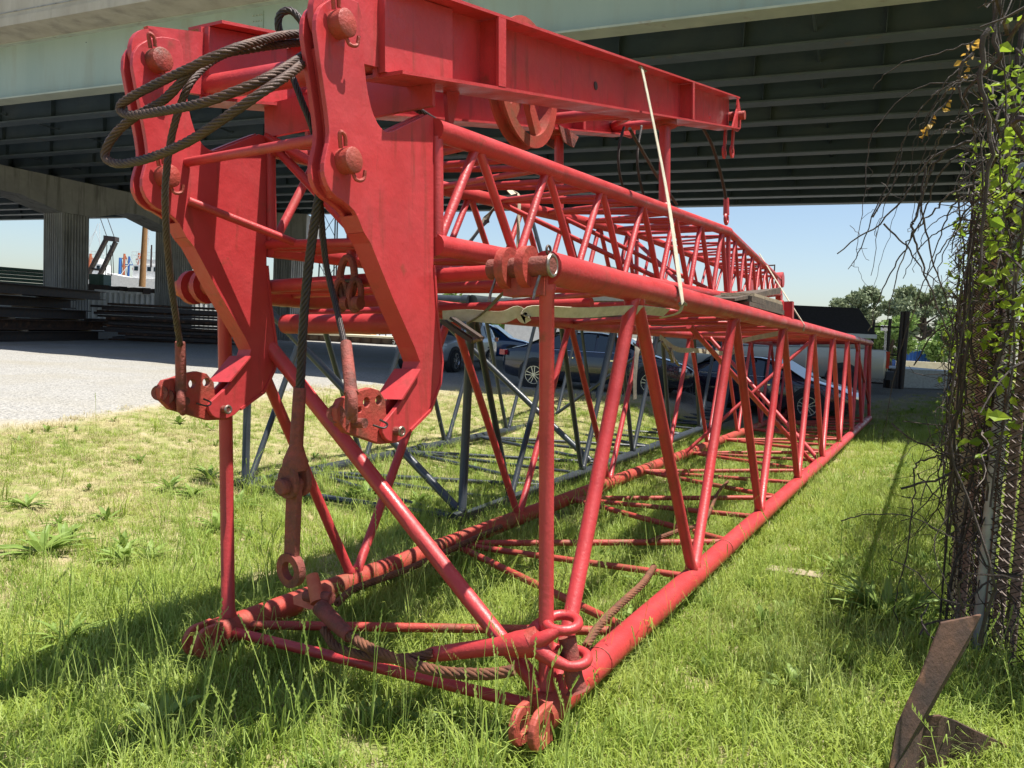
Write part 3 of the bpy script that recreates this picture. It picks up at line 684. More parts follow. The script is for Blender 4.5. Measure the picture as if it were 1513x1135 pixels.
# sheave with three spokes
cS = onV(773, 125, 1.0); us, vs_, ws = uvw(cS)
sh = MB(); prof = [(.40, -.05), (.40, -.035), (.365, -.008), (.365, .008), (.40, .035), (.40, .05), (.325, .05), (.325, -.05)]
n = 40
for j in range(n):
    a = 2*math.pi*j/n; d = BU_*math.cos(a)+BW_*math.sin(a)
    for r_, t_ in prof: sh.v.append(cS+d*r_+BV_*t_)
for j in range(n):
    for q in range(8):
        a = j*8+q; b2 = j*8+(q+1) % 8; c2 = ((j+1) % n)*8+(q+1) % 8; d2 = ((j+1) % n)*8+q; sh.f.append((a, b2, c2, d2))
shv = sh.build('sheave_rim', 'red_faded', mast, smooth=True, ang=30)
for k in range(5):
    a = 2*math.pi*k/5+.3; d = BU_*math.cos(a)+BW_*math.sin(a); e = BV_.cross(d)
    MB().box8([cS+d*.05-e*.035-BV_*.02, cS+d*.335-e*.05-BV_*.02, cS+d*.335+e*.05-BV_*.02, cS+d*.05+e*.035-BV_*.02, cS+d*.05-e*.035+BV_*.02, cS+d*.335-e*.05+BV_*.02, cS+d*.335+e*.05+BV_*.02, cS+d*.05+e*.035+BV_*.02]).build('sheave_spoke', 'red_faded', mast)
MB().tube([cS-BV_*.07, cS+BV_*.07], .075, 18).build('sheave_hub', 'worn_red', mast, smooth=True)
tube('sheave_axle', [UB(us, V0+.04, ws+0), UB(us, V1+.04, ws)], .04, 'dark_steel', mast, 12)
# posts under the beams
for (u, v, r_) in ((3.25, V0+.035, .045), (3.29, V1, .040)):
    tube('support_post', [UB(u, v, zt(u)+.03), UB(u, v, bb(u)-.045)], r_, 'red_paint', mast, 14)
    MB().tube([UB(u, v, bb(u)-.05), UB(u, v, bb(u)-.002)], .095, 16).build('post_cap', 'worn_red', mast, smooth=True)
    MB().torus(UB(u, v, zt(u)+.05), BW_, r_, .01, 14, 6).build('weld_bead', 'red_paint', mast, smooth=True)
for dv in (-.09, .09): MB().prism([UB(3.1, V1+dv, bb(3.29)-.005), UB(3.5, V1+dv, bb(3.29)-.005), UB(3.4, V1+dv, bb(3.29)-.12), UB(3.2, V1+dv, bb(3.29)-.12)], BV_*.012).build('post_bracket', 'rusty_red', mast)
# ------------------------------------------------------------------ ropes, sockets and links
def TU(L):   # list of (px, py, u) -> points
    return [onU(x, y, u) for x, y, u in L]
def socket(parent, a, b_, r, m='rusty_red', name='socket_sleeve'):
    """sleeve tube that widens into a socket"""
    return MB().tube([a, a+(b_-a)*.02, a+(b_-a)*.85, b_], [r*.9, r, r*1.1, r*1.25], 18).build(name, m, parent, smooth=True)
# three pendants hanging in front
def eye(parent, x, y, uu):
    c = onU(x, y, uu); a = (BU_*-.75+BV_*.65).normalized()
    MB().torus(c, a, .034, .019, 22, 10, X=UP, sx=1.15, sy=.95).build('socket_eye', 'rusty_red', parent, smooth=True)
    MB().torus(c+UP*-.034-BV_*.01, a, .018, .014, 16, 8).build('socket_eye', 'rusty_red', parent, smooth=True)
def jaw(parent, c, ax, d, R, m='rusty_red'):
    """forked socket jaws round a pin at c; ax = pin axis, d = direction away from the rope"""
    for s in (-1, 1):
        q = c+ax*s*.030; e = ax.cross(d)
        MB().tube([q-ax*.011, q+ax*.011], R, 20).build('jaw', m, parent, smooth=True)
        MB().prism([q-ax*s*.0-e*R*.95-ax*.010, q+e*R*.95-ax*.010, q+e*R*.7-d*R*1.7-ax*.010, q-e*R*.7-d*R*1.7-ax*.010], ax*.020).build('jaw', m, parent)
p1 = thing('rope_pendant', 'left wire rope pendant dropping from the coil into a rusty socket at the left hook', 'wire rope', onV(266, 570, V1))
RP = rope('rope', TU([(344, 76, -.62), (312, 92, -.72), (282, 122, -.84), (265, 160, -.86), (253, 205, -.86), (246, 255, -.86), (244, 300, -.84), (247, 360, -.78), (253, 420, -.70), (260, 470, -.62), (266, 510, -.55)]), .0135, 'rope_steel', p1, lay=.13)
a = onU(266, 505, -.54); b_ = onU(268, 577, -.50); socket(p1, a, b_, .021)
eye(p1, 268, 592, -.50)
p2 = thing('rope_pendant', 'right wire rope pendant ending in a rusty socket pinned to the right hook', 'wire rope', onV(520, 570, V0))
rope('rope', TU([(430, 108, -.60), (446, 150, -.60), (462, 192, -.58), (470, 240, -.55), (474, 310, -.50), (482, 390, -.46), (497, 455, -.47), (510, 510, -.52)]), .0125, 'rope_dark', p2, lay=.12)
a = onU(511, 506, -.52); b_ = onU(519, 582, -.60); socket(p2, a, b_, .021)
eye(p2, 519, 598, -.62)
p3 = thing('rope_pendant', 'thick middle wire rope hanging to a long sleeve, pinned link bar and eye', 'wire rope', onU(432, 860, -.45))
rope('rope', TU([(478, 262, -.55), (470, 300, -.55), (459, 370, -.53), (452, 430, -.52), (447, 500, -.50), (443, 580, -.48)]), .0185, 'rope_dark', p3, lay=.15)
a = onU(443, 572, -.48); b_ = onU(437, 672, -.46)
MB().tube([a, a+(b_-a)*.02, a+(b_-a)*.86, b_, b_+(b_-a)*.10, b_+(b_-a)*.2], [.022, .025, .027, .040, .050, .050], 20).build('socket_sleeve', 'rusty_red', p3, smooth=True)
d3 = (b_-a).normalized(); axm = (-fwd*.80-right*.50+UP*.05); axm = (axm-d3*axm.dot(d3)).normalized(); em = axm.cross(d3).normalized()
c = onU(435, 715, -.45)
for s_ in (-1, 1):
    q = c+axm*s_*.032; P = []
    for j in range(18):
        t_ = 2*math.pi*j/18; P.append(q-axm*.012+em*.056*math.cos(t_)+d3*(.056*math.sin(t_) if math.sin(t_) > 0 else .095*math.sin(t_)))
    bevel(MB().prism(P, axm*.024).build('jaw', 'rusty_red', p3, smooth=True), .006, 2, 50)
MB().tube([c-axm*.06, c+axm*.072, c+axm*.078], [.034, .034, .028], 20).build('pin', 'rusty_red', p3, smooth=True)
br_ = onU(431, 824, -.45); bw = .034
bevel(MB().prism([c+em*bw-axm*.015, c-em*bw-axm*.015, br_-em*bw*.95-axm*.015, br_+em*bw*.95-axm*.015], axm*.030).build('link_bar', 'rusty_red', p3), .005, 2, 50)
MB().ring(onU(430, 842, -.45), axm, .068, .036, .034, 30, X=UP, sx=1.05).build('link_eye', 'rusty_red', p3, smooth=True, ang=30)

# big coil of rope looped over the cross pipe
coil = thing('rope_coil', 'heavy rusty wire rope looped in wide turns from the cross pipe past the left plate', 'wire rope', onU(300, 150, -.8))
rope('rope_loop', TU([(450, 50, -.45), (420, 52, -.55), (385, 60, -.7), (340, 74, -.84), (290, 96, -.9), (235, 122, -.92), (195, 143, -.93), (178, 156, -.93), (180, 166, -.93), (198, 170, -.94), (240, 164, -.96), (300, 152, -.96), (350, 134, -.92), (400, 112, -.84), (440, 88, -.7), (456, 76, -.55)]), .0165, 'rope_steel', coil, lay=.15)
rope('rope_loop', TU([(450, 62, -.42), (415, 66, -.55), (370, 72, -.7), (320, 82, -.82), (285, 100, -.88), (262, 128, -.9), (236, 152, -.9), (200, 172, -.9), (172, 196, -.91), (156, 222, -.92), (158, 236, -.92), (180, 242, -.93), (225, 232, -.94), (280, 208, -.95), (335, 172, -.94), (385, 138, -.9), (430, 108, -.78), (458, 84, -.6)]), .0165, 'rope_steel', coil, lay=.15)
rope('rope_loop', TU([(456, 52, -.32), (444, 30, -.34), (430, 16, -.36), (415, 20, -.38), (411, 38, -.38), (417, 56, -.36)]), .016, 'rope_dark', coil, lay=.15)
MB().tube([onU(416, 50, -.36), onU(419, 72, -.34)], [.017, .020], 14).build('ferrule', 'rusty_red', coil, smooth=True)

# link plates with holes on the hook ends
def plate_with_holes(poly, holes, axis_, th):
    """flat plate (bmesh, triangulated with holes) extruded along axis_"""
    bm = bmesh.new(); E_ = []
    def loop(P):
        V = [bm.verts.new(p) for p in P]; return [bm.edges.new((V[i], V[(i+1) % len(V)])) for i in range(len(V))]
    for L in [poly]+holes: E_ += loop(L)
    bmesh.ops.triangle_fill(bm, edges=E_, use_beauty=True, use_dissolve=False)
    r = bmesh.ops.extrude_face_region(bm, geom=bm.faces[:])
    bmesh.ops.translate(bm, vec=axis_*th, verts=[g for g in r['geom'] if isinstance(g, bmesh.types.BMVert)])
    bmesh.ops.recalc_face_normals(bm, faces=bm.faces[:])
    vs = [v.co.copy() for v in bm.verts]; bm.verts.index_update(); fs = [tuple(v.index for v in f.verts) for f in bm.faces]; bm.free(); return vs, fs
def circ(c, A, Bx, r, n=14): return [c+A*math.cos(2*math.pi*j/n)*r+Bx*math.sin(2*math.pi*j/n)*r for j in range(n)]
link_px = [(598, 654), (570, 657), (520, 640), (506, 622), (505, 604), (512, 590), (525, 585), (540, 577), (555, 573), (568, 577), (577, 592), (578, 612), (596, 628)]
for v, lab, dw in ((V0, 'red link plate with three round holes pinned to the right hook', 0), (V1, 'red link plate with three round holes pinned to the left hook', .056*.98)):
    lk = thing('link_plate', lab, 'link plate', B(uvw(onV(540, 620, V0))[0], v, uvw(onV(540, 620, V0))[2]+dw))
    sh_ = lambda x, y, dv: (lambda q: B(q[0], v+dv, q[2]+dw))(uvw(onV(x, y, V0)))
    for dv in (.006+.018, ):
        poly = [sh_(x, y, dv) for x, y in link_px]
        hs = [circ(sh_(x, y, dv), BU_, BW_, r_) for x, y, r_ in ((549, 595, .019), (567, 592, .019), (539, 606, .011))]
        vs, fs = plate_with_holes(poly, hs, BV_, .030); o = mesh_obj('plate', vs, fs, 'worn_red', lk); bevel(o, .003, 2, 50)
    for k, (x, y) in enumerate(((509, 612), (517, 618), (527, 622))):
        c = sh_(x, y, .04); MB().ring(c, BU_*.8+BV_*.6, .034, .017, .013, 18).build('washer', 'rusty_red', lk, smooth=True, ang=30)
    MB().tube([sh_(530, 625, -.03), sh_(530, 625, .11)], .019, 14).build('pin', 'rusty_red', lk, smooth=True)
    tube('cotter_pin', spline([sh_(545, 628, -.02), sh_(556, 632, -.035), sh_(560, 626, -.04), sh_(552, 620, -.03)], 4), .004, 'dark_steel', lk, 6)

# shackles hanging in the middle
shk = thing('shackle', 'rusty chain links and shackle hanging between the two hook plates', 'shackle', onU(513, 420, -.02))
MB().torus(onU(513, 412, -.02), BU_, .072, .017, 24, 8, X=UP, sx=1.35, sy=.58).build('shackle_bow', 'rusty_red', shk, smooth=True)
for x in (504, 525): MB().torus(onU(x, 436, -.03), (BU_+BV_*.8).normalized(), .052, .014, 20, 8, X=UP, sx=1.3, sy=.5).build('chain_link', 'rusty_red', shk, smooth=True)
for x in (511, 528): MB().tube([onU(x-4, 448, -.04), onU(x+5, 448, -.04)], .030, 12).build('shackle_pin', 'rusty_red', shk, smooth=True)
tube('shackle_pin', [onU(497, 416, -.02), onU(530, 414, -.02)], .009, 'dark_steel', shk, 8)

# open socket lying on the left chord
sk = thing('rope_socket', 'rusty orange and red open socket resting across the left bottom chord', 'rope socket', onU(470, 890, -.05))
MB().tube([onU(461, 850, .02), onU(470, 890, -.02)], [.030, .036], 16).build('socket_neck', 'orange_primer', sk, smooth=True)
MB().prism([onU(434, 893, .02), onU(462, 880, .04), onU(482, 872, .04), (onU(492, 878, 0)), onU(486, 912, -.04), onU(470, 905, -.05), onU(455, 900, -.03)], Vector((-.02, .05, .02))).build('socket_body', 'orange_primer', sk)
MB().tube([onU(474, 898, -.04), onU(500, 925, -.10), onU(517, 940, -.13)], [.040, .034, .030], 18).build('socket_sleeve', 'rusty_red', sk, smooth=True)
MB().tube([onU(452, 880, 0), onU(490, 884, 0)], .028, 12).build('socket_pin', 'rusty_red', sk, smooth=True)
wr = thing('ground_rope', 'thick rusty wire rope lying between the boom corners in the grass', 'wire rope', onU(620, 970, -.1))
rope('rope', [onU(516, 939, -.13), onU(545, 957, -.16), onU(590, 975, -.18), onU(650, 992, -.18), onU(720, 996, -.14), onU(760, 990, -.10)], .024, 'rope_rust', wr, lay=.2)
rope('rope', [onU(478, 930, -.08), onU(500, 958, -.12), onU(560, 972, -.14), onU(610, 972, -.14), onU(640, 965, -.12)], .022, 'rope_rust', wr, lay=.2)
cr = thing('chord_rope', 'rusty wire rope lying along the left bottom chord of the red boom', 'wire rope', onW(560, 860, .1))
rope('rope', [onW(492, 890, .10)-BV_*.03, onW(520, 872, .10), onW(545, 862, .09), onW(600, 842, .07), onW(660, 815, .05), onW(740, 778, .04)], .022, 'rope_rust', cr, lay=.2)
tl = thing('rope_tail', 'short rusty wire rope end standing up from the grass inside the boom', 'wire rope', onW(900, 900, .08))
rope('rope', [onW(866, 955, .12), onW(885, 925, .14), onW(920, 890, .15), onW(950, 862, .17), onV(966, 838, .12)], .021, 'rope_rust', tl, lay=.2)
r4 = thing('ground_rope', 'rusty wire rope running through the grass far inside the boom', 'wire rope', onW(1010, 780, 0))
rope('rope', [onW(960, 800, .02), onW(1000, 785, .05), onW(1040, 770, .02), onW(1060, 730, .04), onW(1075, 712, .02)], .018, 'rope_rust', r4, lay=.2)
# big forked socket at the near right corner
fk = thing('forked_socket', 'large red forked socket with two eyes and rusty pin by the right end post', 'rope socket', onU(840, 950, .02))
MB().tube([onU(632, 968, -.10), onU(640, 967, -.10), onU(735, 955, -.06), onU(764, 952, -.04), onU(785, 950, -.02)], [.026, .032, .036, .052, .058], 20).build('socket_sleeve', 'red_paint', fk, smooth=True)
axp = (up*1.0 - fwd*.25).normalized()
for (x, y, uu) in ((831, 920, .05), (845, 972, .05)):
    c = onU(x, y, uu); d = (right*.98+fwd*.2).normalized(); d = (d-axp*d.dot(axp)).normalized(); e = axp.cross(d)
    MB().torus(c, axp, .058, .021, 28, 10, X=d, sx=1.1).build('fork_eye', 'red_paint', fk, smooth=True)
    st_ = onU(788, 948, -.02)
    for sg in (-1, 1): MB().tube(spline([st_+e*sg*.02, st_.lerp(c-d*.06, .55)+e*sg*.045, c-d*.03+e*sg*.052], 5), [.040, .040, .038, .036, .033, .030, .028, .026, .024, .022, .020], 12).build('fork_arm', 'red_paint', fk, smooth=True)
MB().tube([onU(838, 942, .05), onU(848, 1000, .04), onU(853, 1018, .04), onU(854, 1021, .04)], [.036, .036, .038, .052], 18).build('fork_pin', 'rusty_red', fk, smooth=True)
MB().tube([onU(785, 950, -.02), onU(800, 940, .0)], [.06, .05], 16).build('fork_body', 'worn_red', fk, smooth=True)

# ropes and socket at the far end of the top frame
fr_ = thing('rope_pendant', 'far curved wire rope dropping from the beam end to a red socket on the jib', 'wire rope', onV(1073, 320, 1.0))
q0 = uvw(onV(1073, 322, .75))
rope('rope', [onV(1037, 186, .75), onV(1052, 215, .75), onV(1063, 250, .75), onV(1070, 280, .75), onV(1073, 297, .75)], .018, 'rope_dark', fr_, lay=.2)
MB().tube([onV(1073, 293, .75), onV(1073, 318, .75)], [.03, .034], 12).build('socket_sleeve', 'red_paint', fr_, smooth=True)
MB().torus(onV(1073, 324, .75), BV_, .05, .02, 16, 8).build('socket_eye', 'red_paint', fr_, smooth=True)
for nm, L in (('thin dark rope curving down behind the jib, left of the pair', [(922, 188), (915, 215), (914, 245), (920, 275), (930, 300)]), ('thin dark rope curving down behind the jib, right of the pair', [(948, 186), (943, 215), (942, 245), (950, 285), (962, 315)])):
    o = thing('hanging_rope', nm, 'wire rope', onV(*L[0], 1.2), 'thin ropes hanging behind the jib'); rope('rope', [onV(x, y, 1.2) for x, y in L], .013, 'rope_dark', o, lay=.16)
tube('drag_rod', [onV(930, 190, .9), onV(968, 256, .9), onV(1000, 302, .9)], .014, 'dark_steel', mast, 8)
rope('guy_rope', TU([(537, 108, .1), (560, 122, .2), (590, 145, .3), (626, 168, .45), (700, 215, 1.0)]), .017, 'rope_dark', mast, lay=.15)

# ------------------------------------------------------------------ straps
st = thing('ratchet_strap', 'pale webbing strap stretched down the right side from the beam to the boom chord', 'strap')
V2 = V0-.06
ribbon('webbing', [onV(946, 103, V2), onV(950, 108, V2-.02), onV(985, 282, .2), onV(1006, 430, -.085), onV(1008, 450, -.08), onV(1001, 463, -.05), onV(975, 470, .05)], .05, .004, 'strap', st, side=BU_)
ribbon('webbing', [onV(946, 103, V2), UB(2.75, V0+.04, bt(2.75)+.03), UB(2.8, V0+.3, bt(2.8)+.02), UB(2.8, V1+.1, bt(2.8)+.07)], .05, .004, 'strap', st, side=BU_)
st2 = thing('ratchet_strap', 'pale strap looped over the left lower chord of the jib', 'strap')
ribbon('webbing', [onV(752, 285, V1-.09), onV(760, 284, V1-.06), onV(767, 292, V1-.08), onV(766, 330, V1-.09), onV(764, 400, V1-.08), onV(760, 440, V1)], .045, .004, 'strap', st2, side=BU_)
ribbon('webbing', [onV(735, 300, V1+.1), onV(715, 330, 1.6), onV(690, 362, 1.65), onV(670, 380, 1.7)], .06, .004, 'strap_dark', st2, side=(BU_+BW_).normalized())
st3 = thing('ratchet_strap', 'olive webbing strap with a steel ratchet under the near end of the boom top', 'strap')
ribbon('webbing', [onU(654, 468, .25), onU(690, 466, .28), onU(740, 469, .30), onU(764, 461, .34), onU(776, 470, .36), onU(786, 460, .38), onU(860, 462, .55), onU(940, 458, 1.0), onV(985, 462, 0)], .055, .004, 'strap', st3, side=BW_, twist=.8)
ribbon('webbing', [onU(690, 478, .26), onU(715, 462, .28), onU(745, 432, .25), onU(762, 425, .2)], .03, .003, 'strap_dark', st3, side=BU_)
for (a, b2, w_) in (((655, 475), (700, 505), .05), ((668, 470), (712, 500), .03)): MB().box((onU(*a, .22)+onU(*b2, .22))/2, (onU(*a, .22)-onU(*b2, .22)).length, .04, w_*.4, (onU(*b2, .22)-onU(*a, .22)).normalized(), BU_, (onU(*b2, .22)-onU(*a, .22)).normalized().cross(BU_)).build('ratchet', 'dark_steel', st3)
MB().tube([onU(700, 503, .22), onU(712, 500, .22)], .012, 8).build('ratchet', 'bare_steel', st3, smooth=True)
st4 = thing('ratchet_strap', 'worn strap with hook and ratchet hanging inside the middle of the boom', 'strap')
ribbon('webbing', [onV(975, 498, .9), onV(1000, 516, .9), onV(1030, 518, .9), onV(1080, 522, .8), onV(1095, 505, .5), onV(1153, 492, .05)], .05, .004, 'strap', st4, side=BW_)
ribbon('webbing', [onV(938, 590, .6), onV(938, 560, .6), onV(941, 520, .62), onV(940, 510, .65)], .07, .004, 'strap_dark', st4, side=BU_)
MB().box(onV(992, 525, .9), .16, .03, .05, (BU_-BW_).normalized(), BV_, (BU_+BW_).normalized()).build('ratchet', 'bare_steel', st4)
tube('ratchet', [onV(978, 505, .9), onV(992, 525, .9), onV(1003, 540, .9)], .012, 'bare_steel', st4, 8)
st5 = thing('tie_line', 'thin white tie line from the jib tip down to the boom chord', 'line')
tube('line', [onV(1122, 375, .85), onV(1150, 420, .4), onV(1172, 455, .05), onV(1188, 480, -.07), onV(1187, 489, -.06)], .008, 'strap', st5, 6)

# ------------------------------------------------------------------ timber packing between the two red sections
o = thing('timber_packer', 'blackened broken board propped on the right top chord under the jib', 'board', onV(1110, 445, .1))
ua, ub = uvw(onV(1066, 447, .1))[0], uvw(onV(1138, 430, .1))[0]
MB().box8([B(ua, .0, HB+.08), B(ub, .0, HB+.28), B(ub, .35, HB+.26), B(ua, .3, HB+.08), B(ua, .0, HB+.10), B(ub, .0, HB+.34), B(ub, .35, HB+.32), B(ua, .3, HB+.11)]).build('board', 'old_board', o)
o = thing('timber_packer', 'thick squared timber with splintered end on the right top chord', 'timber', onV(1120, 460, .1))
ua, ub = uvw(onV(1092, 455, .05))[0], uvw(onV(1143, 458, .05))[0]
for k, (z0, z1) in enumerate(((.065, .10), (.105, .15), (.155, .18))):
    MB().box8([B(ua+.1*k, -.03, HB+z0), B(ub-.05*k, -.05, HB+z0), B(ub, .2, HB+z0), B(ua, .2, HB+z0), B(ua+.1*k, -.03, HB+z1), B(ub-.08*k, -.05, HB+z1+.01), B(ub, .2, HB+z1), B(ua, .2, HB+z1)]).build('ply', 'board_grey' if k == 2 else 'old_board', o)
for k, (u, lab) in enumerate(((.95, 'near'), (3.2, 'middle'), (6.3, 'far'))):
    o = thing('packing_timber', {'near': 'squared timber packer under the near part of the jib', 'middle': 'squared timber packer under the middle of the jib', 'far': 'dark timber packer under the far part of the jib'}[lab], 'timber', B(u, 1, HB))
    MB().box8([B(u, .45, HB+.035), B(u+.09, .45, HB+.035), B(u+.09, 1.7, HB+.035), B(u, 1.7, HB+.035), B(u, .45, HB+.075+.02*k), B(u+.09, .45, HB+.075+.02*k), B(u+.09, 1.7, HB+.12+.02*k), B(u, 1.7, HB+.12+.02*k)]).build('block', 'timber', o)
# ------------------------------------------------------------------ blue grey boom behind
gb = G(362, 722); gr = G(682, 772)
d0 = Vector((math.sin(.49), math.cos(.49), .010)).normalized(); side = Vector((gr.x-gb.x, gr.y-gb.y, 0)); WG = side.length
sd2 = Vector((d0.y, -d0.x, 0)).normalized()
gray = thing('lattice_boom', 'blue grey lattice crane boom section lying on the grass behind the red boom', 'crane boom', gr)
HG = 2.05
# sheared near end: left corner a little farther back than a right angle gives
A0, A1 = gr+UP*.035, gb+UP*.035
def GP(u, v, w):    # v 0 right side, 1 left side
    return A0.lerp(A1, v) + d0*u + UP*w
LG = 13.5
for v in (0, 1):
    tube('chord', [GP(-.05, v, 0), GP(LG, v, 0)], .062, 'grey_paint', gray, 14); tube('chord', [GP(0, v, HG), GP(LG, v, HG)], .062, 'grey_paint', gray, 14)
    MB().tube([GP(-.16, v, 0), GP(-.05, v, 0)], .085, 16).build('clevis_lug', 'grey_paint', gray, smooth=True)
    for k in (3.2, 6.5): MB().tube([GP(k, v, 0), GP(k+.12, v, 0)], .08, 14).build('chord_collar', 'grey_paint', gray, smooth=True)
NB2 = 7; q = LG/NB2
def gl(a, b2, r=.032, name='lacing_tube'): lace(a, b2, r, 'grey_paint', gray, name)
for k in range(NB2):
    a, m_, e = k*q, (k+.5)*q, (k+1)*q
    gl(GP(a, 0, HG), GP(m_, 0, 0)); gl(GP(m_, 0, 0), GP(e, 0, HG))
    gl(GP(a+.05, 1, 0), GP(m_, 1, HG)); gl(GP(m_, 1, HG), GP(e, 1, 0))
    for w in (0, HG): gl(GP(a, 0, w), GP(m_, 1, w), .026); gl(GP(m_, 1, w), GP(e, 0, w), .026); gl(GP(m_, 0, w), GP(m_, 1, w), .022, 'cross_strut')
gl(GP(0, 0, 0), GP(0, 0, HG), .042, 'end_post'); gl(GP(0, 1, 0), GP(0, 1, HG), .040, 'end_post')
gl(GP(0, 0, .05), GP(0, 1, HG), .040, 'end_diagonal'); gl(GP(0, 0, 0), GP(0, 1, 0), .034, 'end_strut'); gl(GP(0, 0, HG), GP(0, 1, HG), .05, 'end_strut'); gl(GP(.4, 0, HG-.1), GP(.4, 1, HG-.1), .04, 'end_strut')
gl(GP(3.2, 0, .1), GP(3.2, 1, HG), .04, 'brace_tube'); gl(GP(7.2, 0, HG), GP(7.2, 1, .0), .03, 'brace_tube')

# ------------------------------------------------------------------ vehicles
def wheel(P, ax, R, parent, w=.22, rim='alloy', spokes=5):
    """tyre and rim as parts; ax = outward axis"""
    P = Vector(P); fwdv = ax.cross(UP).normalized()
    mb = MB(); n = 28; k = 0; prof = [(R*.66, -.5), (R*.97, -.5), (R, -.35), (R, .35), (R*.97, .5), (R*.66, .5)]
    for j in range(n):
        a = 2*math.pi*j/n; d = fwdv*math.cos(a)+UP*math.sin(a)
        for r_, t_ in prof: mb.v.append(P+d*r_+ax*t_*w)
    for j in range(n):
        for q_ in range(6):
            a = j*6+q_; b2 = j*6+(q_+1) % 6; c2 = ((j+1) % n)*6+(q_+1) % 6; d2 = ((j+1) % n)*6+q_; mb.f.append((a, d2, c2, b2))
    tyre = mb.build('wheel', 'rubber', parent, smooth=True)
    rm = MB(); rm.torus(P+ax*w*.42, ax, R*.64, R*.035, 24, 6).tube([P+ax*w*.30, P+ax*w*.46], R*.13, 12)
    for s_ in range(spokes):
        a = 2*math.pi*s_/spokes+.2; d = fwdv*math.cos(a)+UP*math.sin(a); e = ax.cross(d)
        for sg in (-1, 1):
            b0 = P+d*R*.1+e*sg*R*.05; b1 = P+d*R*.62+e*sg*R*.13
            rm.box8([b0-e*R*.03+ax*w*.34, b1-e*R*.03+ax*w*.34, b1+e*R*.03+ax*w*.34, b0+e*R*.03+ax*w*.34, b0-e*R*.03+ax*w*.43, b1-e*R*.03+ax*w*.43, b1+e*R*.03+ax*w*.43, b0+e*R*.03+ax*w*.43])
    rm.ring(P+ax*w*.36, ax, R*.655, R*.60, w*.12, 24)
    r_o = rm.build('rim', rim, tyre, smooth=True, ang=30, origin=None)
    MB().ring(P+ax*w*.20, ax, R*.60, R*.05, .01, 24).build('brake_disc', 'dark_steel', tyre)
    return tyre
def car(name, label, cat, paint, C, head, prof, W=1.84, wb=(-1.42, 1.42), R=.34, roofrange=None, tumble=.20, win=None, hood_cut=None, suv=False, group=None):
    """prof: list of (x, zlow, zbelt, ztop) stations from rear to front; x forward. C ground centre, head = heading vector"""
    X = Vector((head[0], head[1], 0)).normalized(); Y = UP.cross(X); C = Vector(C)
    t_ = thing(name, label, cat, C, group)
    L = lambda x, y, z: C+X*x+Y*y+UP*z
    # cross-section: sill, body side, belt line, roof
    rows = []
    for (x, zl, zb2, zt_, wf) in prof:
        h = W/2*wf; tum = (zt_-zb2)/.5*tumble if zt_ > zb2+.02 else 0
        ring_ = [(-h*.86, zl), (-h*.97, zl+.06), (-h*1.0, (zl+zb2)/2+.02), (-h*.965, zb2-.03), (-h*.93, zb2)]
        if zt_ > zb2+.02: ring_ += [(-(h*.93-tum), zt_-.05), (-(h*.93-tum)*.86, zt_)]
        else: ring_ += [(-h*.90, zb2+.01), (-h*.7, zt_+.015)]
        ring_ += [(0, zt_+.03)]
        rows.append([(x, y, z) for y, z in ring_]+[(x, -y, z) for y, z in reversed(ring_[:-1])])
    n = len(rows[0]); mb = MB()
    for r_ in rows: mb.v += [L(*p) for p in r_]
    for i in range(len(rows)-1):
        for j in range(n-1): a = i*n+j; mb.f.append((a, a+n, a+n+1, a+1))
        a = i*n; mb.f.append((a+n-1, a+2*n-1, a+n, a))
    mb.f.append(tuple(range(n))); mb.f.append(tuple(len(mb.v)-n+j for j in range(n-1, -1, -1)))
    body = mb.build('body', paint, t_, smooth=True, ang=32); md = body.modifiers.new('s', 'SUBSURF'); md.levels = 1; md.render_levels = 1
    # side glass: polygons following the greenhouse, 8 mm proud
    def sec(x):   # interpolate station
        for a, b2 in zip(prof, prof[1:]):
            if a[0] <= x <= b2[0]:
                f = (x-a[0])/(b2[0]-a[0]); return [a[k]+(b2[k]-a[k])*f for k in range(5)]
        return prof[-1]
    def side_pt(x, z, s_, off=.012):
        _, zl, zb2, zt_, wf = sec(x); h = W/2*wf; tum = (zt_-zb2)/.5*tumble
        f = (z-zb2)/max(.05, (zt_-.05-zb2)); y = h*.93-tum*f+off; return L(x, s_*y, z)
    for s_ in (-1, 1):
        for wpoly in win or []:
            mb = MB(); P = [side_pt(x, z, s_, .006) for x, z in wpoly]; mb.prism(P, Y*s_*.008); g_ = mb.build('side_window', 'glass', t_)
        allx = [p for w_ in win for p in w_] if win else []
        if win:      # bright trim along the window line
            xs = sorted(set(p[0] for p in allx)); zt0 = min(p[1] for p in allx)
            tube('window_trim', [side_pt(x, min(z for xx, z in allx)-.015, s_, .012) for x in (xs[0], (xs[0]+xs[-1])/2, xs[-1])], .008, 'chrome', t_, 5)
        for wx in wb:
            MB().tube([L(wx, s_*(W/2-.20), R+.02), L(wx, s_*(W/2*.975+.006), R+.02)], R+.075, 26).build('wheel_arch', 'black_plastic', t_, smooth=True)
            wheel(L(wx, s_*(W/2-.09), R), Y*s_, R, t_)
        mx_ = max(p[0] for p in allx)-.2 if win else .6
        q_ = side_pt(mx_, sec(mx_)[2]+.05, s_, .09); MB().box(q_, .12, .16, .12, X, Y, UP).build('wing_mirror', paint, t_).modifiers.new('b', 'BEVEL').width = .03
        for dx in (-.55, .45): MB().box(L(dx, s_*(W/2*.985+.01), sec(dx)[2]-.13), .17, .025, .03, X, Y, UP).build('door_handle', 'chrome', t_)
    return t_, L, X, Y, sec
